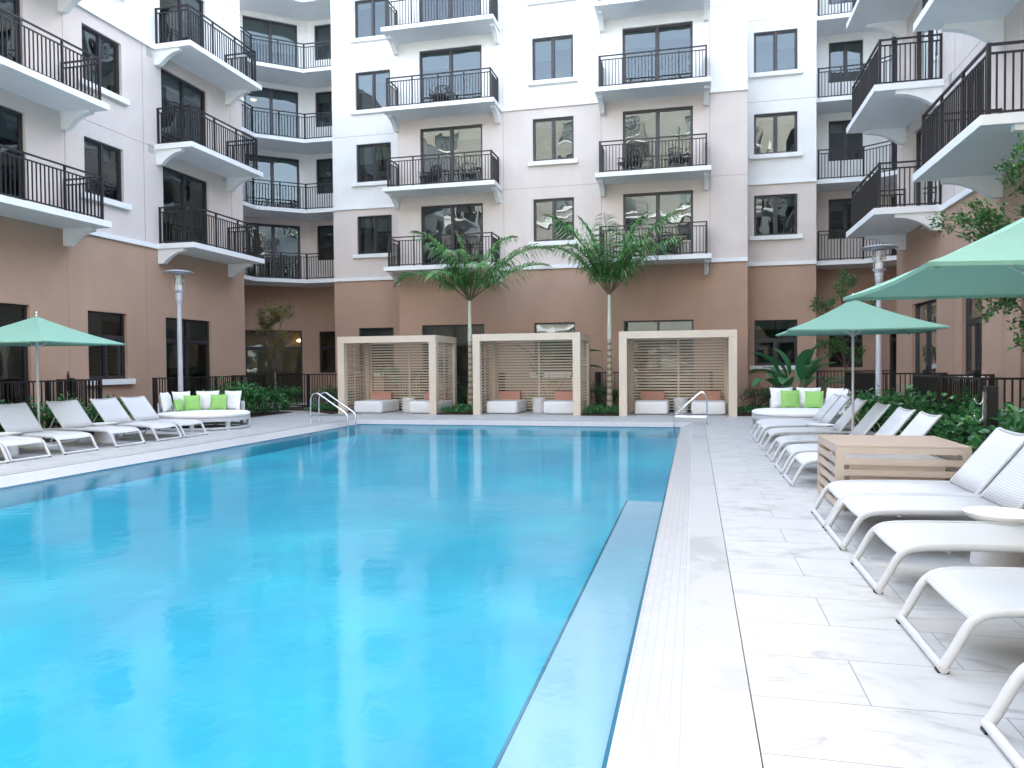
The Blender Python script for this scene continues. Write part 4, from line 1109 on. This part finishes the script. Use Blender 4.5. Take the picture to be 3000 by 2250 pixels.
# palms
def palm(loc, label, fronds, seed, trunk_h, shaft_h):
    rnd = random.Random(seed); t = thing('palm_tree', label, 'palm tree', (loc[0], loc[1], .02), group='slender palms between the cabanas')
    b = MB(); b.tube([(0, 0, 0), (0, 0, .35), (.005, 0, 1.0), (0, 0, trunk_h)], [.112, .096, .078, .064], 14); b.build('trunk', 'palmtrunk', t, 'auto')
    b = MB(); b.tube([(0, 0, trunk_h), (0, 0, trunk_h + .12), (0, 0, trunk_h + shaft_h * .6), (0, 0, trunk_h + shaft_h)], [.072, .074, .054, .045], 12); b.build('crownshaft', 'crownshaft', t, 'auto')
    z0 = trunk_h + shaft_h - .05
    for (az, el, L, dr) in fronds:
        a = R(az); e = R(el); d = Vector((math.cos(a) * math.cos(e), math.sin(a) * math.cos(e), math.sin(e))); f = MB()
        pts = []; p = Vector((.03 * math.cos(a), .03 * math.sin(a), z0)); k = 22; ds = []
        for j in range(k + 1):
            pts.append(p.copy()); ds.append(d.copy()); p = p + d * L / k; u = j / k; d = (d + Vector((0, 0, -dr * 1.25 / k * (.25 + 2.1 * u * u)))).normalized()
        f.tube(pts, [.022 * (1 - .85 * j / k) + .002 for j in range(k + 1)], 5, 1)
        nl = 46
        for s in (-1, 1):
            for j in range(nl):
                u = .16 + .84 * j / nl; q = u * k; i = min(int(q), k - 1); c = pts[i].lerp(pts[i + 1], q - i); dd = ds[i]
                side = dd.cross(Vector((0, 0, 1))); side = side.normalized() * s if side.length > .05 else Vector((-math.sin(a), math.cos(a), 0)) * s
                up = side.cross(dd) * s; LL = L * .33 * (math.sin(math.pi * min(.97, .18 + .80 * u)) ** .6) * rnd.uniform(.85, 1.1)
                dir_ = (side * rnd.uniform(.75, .95) + dd * rnd.uniform(.55, .8) + up * rnd.uniform(.05, .45)).normalized()
                w = .042; m = 3; o = len(f.v); pp = c.copy(); mi = 2 if (u > .9 and rnd.random() < .6) or rnd.random() < .06 else 0; wd = dd * .5 - up * .5; wd.normalize()
                for g_ in range(m + 1):
                    uu = g_ / m; ww = w * (.55 + .9 * uu) * (1 - uu ** 2.2) + .002; f.v += [tuple(pp - wd * ww / 2), tuple(pp + wd * ww / 2)]
                    pp = pp + dir_ * LL / m; dir_ = (dir_ + Vector((0, 0, -.42 - .5 * rnd.random()))).normalized()
                for g_ in range(m): f.f.append([o + 2 * g_, o + 2 * g_ + 1, o + 2 * g_ + 3, o + 2 * g_ + 2]); f.m.append(mi)
        f.build('frond', ['leaf_palm', 'stem', 'leaf_palm_dry'], t)
    return t
# azimuth (0 = right, 180 = left, 270 = toward the camera), elevation, length, droop
palm((-7.2, 24.0), 'left palm tree between the left and middle cabanas, crown spreading over a balcony',
     [(172, 65, 3.29, 1.38), (188, 41, 2.81, 1.75), (205, 73, 2.32, 2.12), (8, 51, 3.35, 1.38), (-8, 35, 3.05, 0.92), (25, 71, 2.81, 1.75), (262, 69, 2.32, 2.39), (235, 53, 2.07, 2.39), (300, 58, 2.20, 2.30), (100, 65, 2.56, 1.75), (130, 53, 2.44, 1.66), (60, 58, 2.44, 1.66), (195, 84, 2.32, 1.29)], 3, 2.30, 1.40)
palm((-2.6, 23.9), 'right palm tree between the middle and right cabanas, upright fan of fronds',
     [(165, 65, 3.54, 1.24), (190, 55, 2.68, 1.38), (178, 77, 2.68, 1.20), (12, 61, 3.54, 1.06), (-6, 49, 2.93, 0.92), (28, 73, 2.93, 1.10), (265, 81, 2.56, 1.56), (250, 65, 2.20, 1.75), (290, 69, 2.32, 1.66), (90, 73, 2.68, 1.38), (120, 61, 2.44, 1.38), (50, 61, 2.68, 1.29), (-30, 63, 2.32, 1.56), (212, 63, 2.32, 1.66)], 6, 2.30, 1.45)

# small trees
def tree(loc, label, seed, H, trunk0, lobes, leafmat, nleaf, L, Wl, stems=3, r0=.035, name='small_tree'):
    rnd = random.Random(seed); t = thing(name, label, 'tree', (loc[0], loc[1], .02)); b = MB(); f = MB()
    ends = []
    base = Vector((0, 0, 0)); fork = Vector((rnd.uniform(-.04, .04), rnd.uniform(-.04, .04), trunk0)); b.tube([base, fork * .5 + Vector((.02, 0, 0)), fork], [r0, r0 * .85, r0 * .7], 8)
    for (cx_, cy_, cz_, rx_, ry_, rz_, nb) in lobes:
        c = Vector((cx_, cy_, cz_)); mid_ = fork.lerp(c, .5) + Vector((rnd.uniform(-.1, .1), rnd.uniform(-.1, .1), .05)); b.tube([fork, mid_, c], [r0 * .5, r0 * .33, r0 * .2], 6)
        for k in range(nb):
            v = Vector((rnd.gauss(0, 1), rnd.gauss(0, 1), rnd.gauss(0, 1))).normalized() * rnd.uniform(.45, 1); e = c + Vector((v.x * rx_, v.y * ry_, v.z * rz_))
            s0 = mid_.lerp(c, rnd.uniform(.3, 1)); m_ = s0.lerp(e, .55) + Vector((rnd.uniform(-.06, .06), rnd.uniform(-.06, .06), rnd.uniform(0, .08))); b.tube([s0, m_, e], [r0 * .16, r0 * .11, .003], 4)
            ends.append((m_, e))
    for i in range(nleaf):
        m_, e = rnd.choice(ends); p = m_.lerp(e, rnd.uniform(.25, 1.1)) + Vector((rnd.gauss(0, .055), rnd.gauss(0, .055), rnd.gauss(0, .05)))
        d = (e - m_).normalized() + Vector((rnd.uniform(-1, 1), rnd.uniform(-1, 1), rnd.uniform(-.7, .8))); s = rnd.uniform(.6, 1.2)
        f.leaf(p, d, (rnd.uniform(-.8, .8), rnd.uniform(-.8, .8), 1), L * s, Wl * s)
    b.build('trunk', 'bark', t, True); f.build('crown', leafmat, t); return t
tree((-14.5, 24.2), 'thin olive coloured tree in front of the dark recess on the left', 5, 3.8, 1.35, [(-.25, 0, 3.35, .55, .45, .40, 26), (.35, 0, 3.45, .45, .4, .30, 18), (-.45, .1, 2.9, .4, .35, .3, 14), (.35, 0, 2.55, .40, .35, .35, 9), (.0, .2, 2.1, .5, .3, .3, 7)], 'leaf_olive', 5200, .06, .034)
tree((4.45, 24.6), 'small green tree between the fences behind the far right parasol', 9, 4.2, 1.3, [(-.1, 0, 3.9, .45, .4, .45, 14), (-.7, 0, 3.3, .4, .4, .25, 12), (.45, 0, 3.2, .45, .4, .3, 12), (-.6, 0, 1.95, .5, .4, .28, 14), (-.1, 0, 2.3, .45, .4, .45, 16), (.35, .1, 1.75, .3, .3, .3, 10)], 'leaf_tree', 4600, .06, .036)
tree((5.0, 12.2), 'leafy tree at the right edge behind the near parasol', 14, 4.5, 1.6, [(-.75, 0, 2.55, .55, .6, .5, 26), (-.1, -.3, 2.3, .6, .6, .45, 26), (-.6, .3, 3.2, .7, .6, .40, 24), (.0, 0, 3.5, .6, .7, .5, 26), (-1.05, .1, 3.55, .55, .5, .25, 14), (-.35, -.2, 4.15, .6, .5, .4, 20), (-.3, 0, 1.95, .5, .4, .3, 12)], 'leaf_tree', 9500, .07, .036, r0=.06)
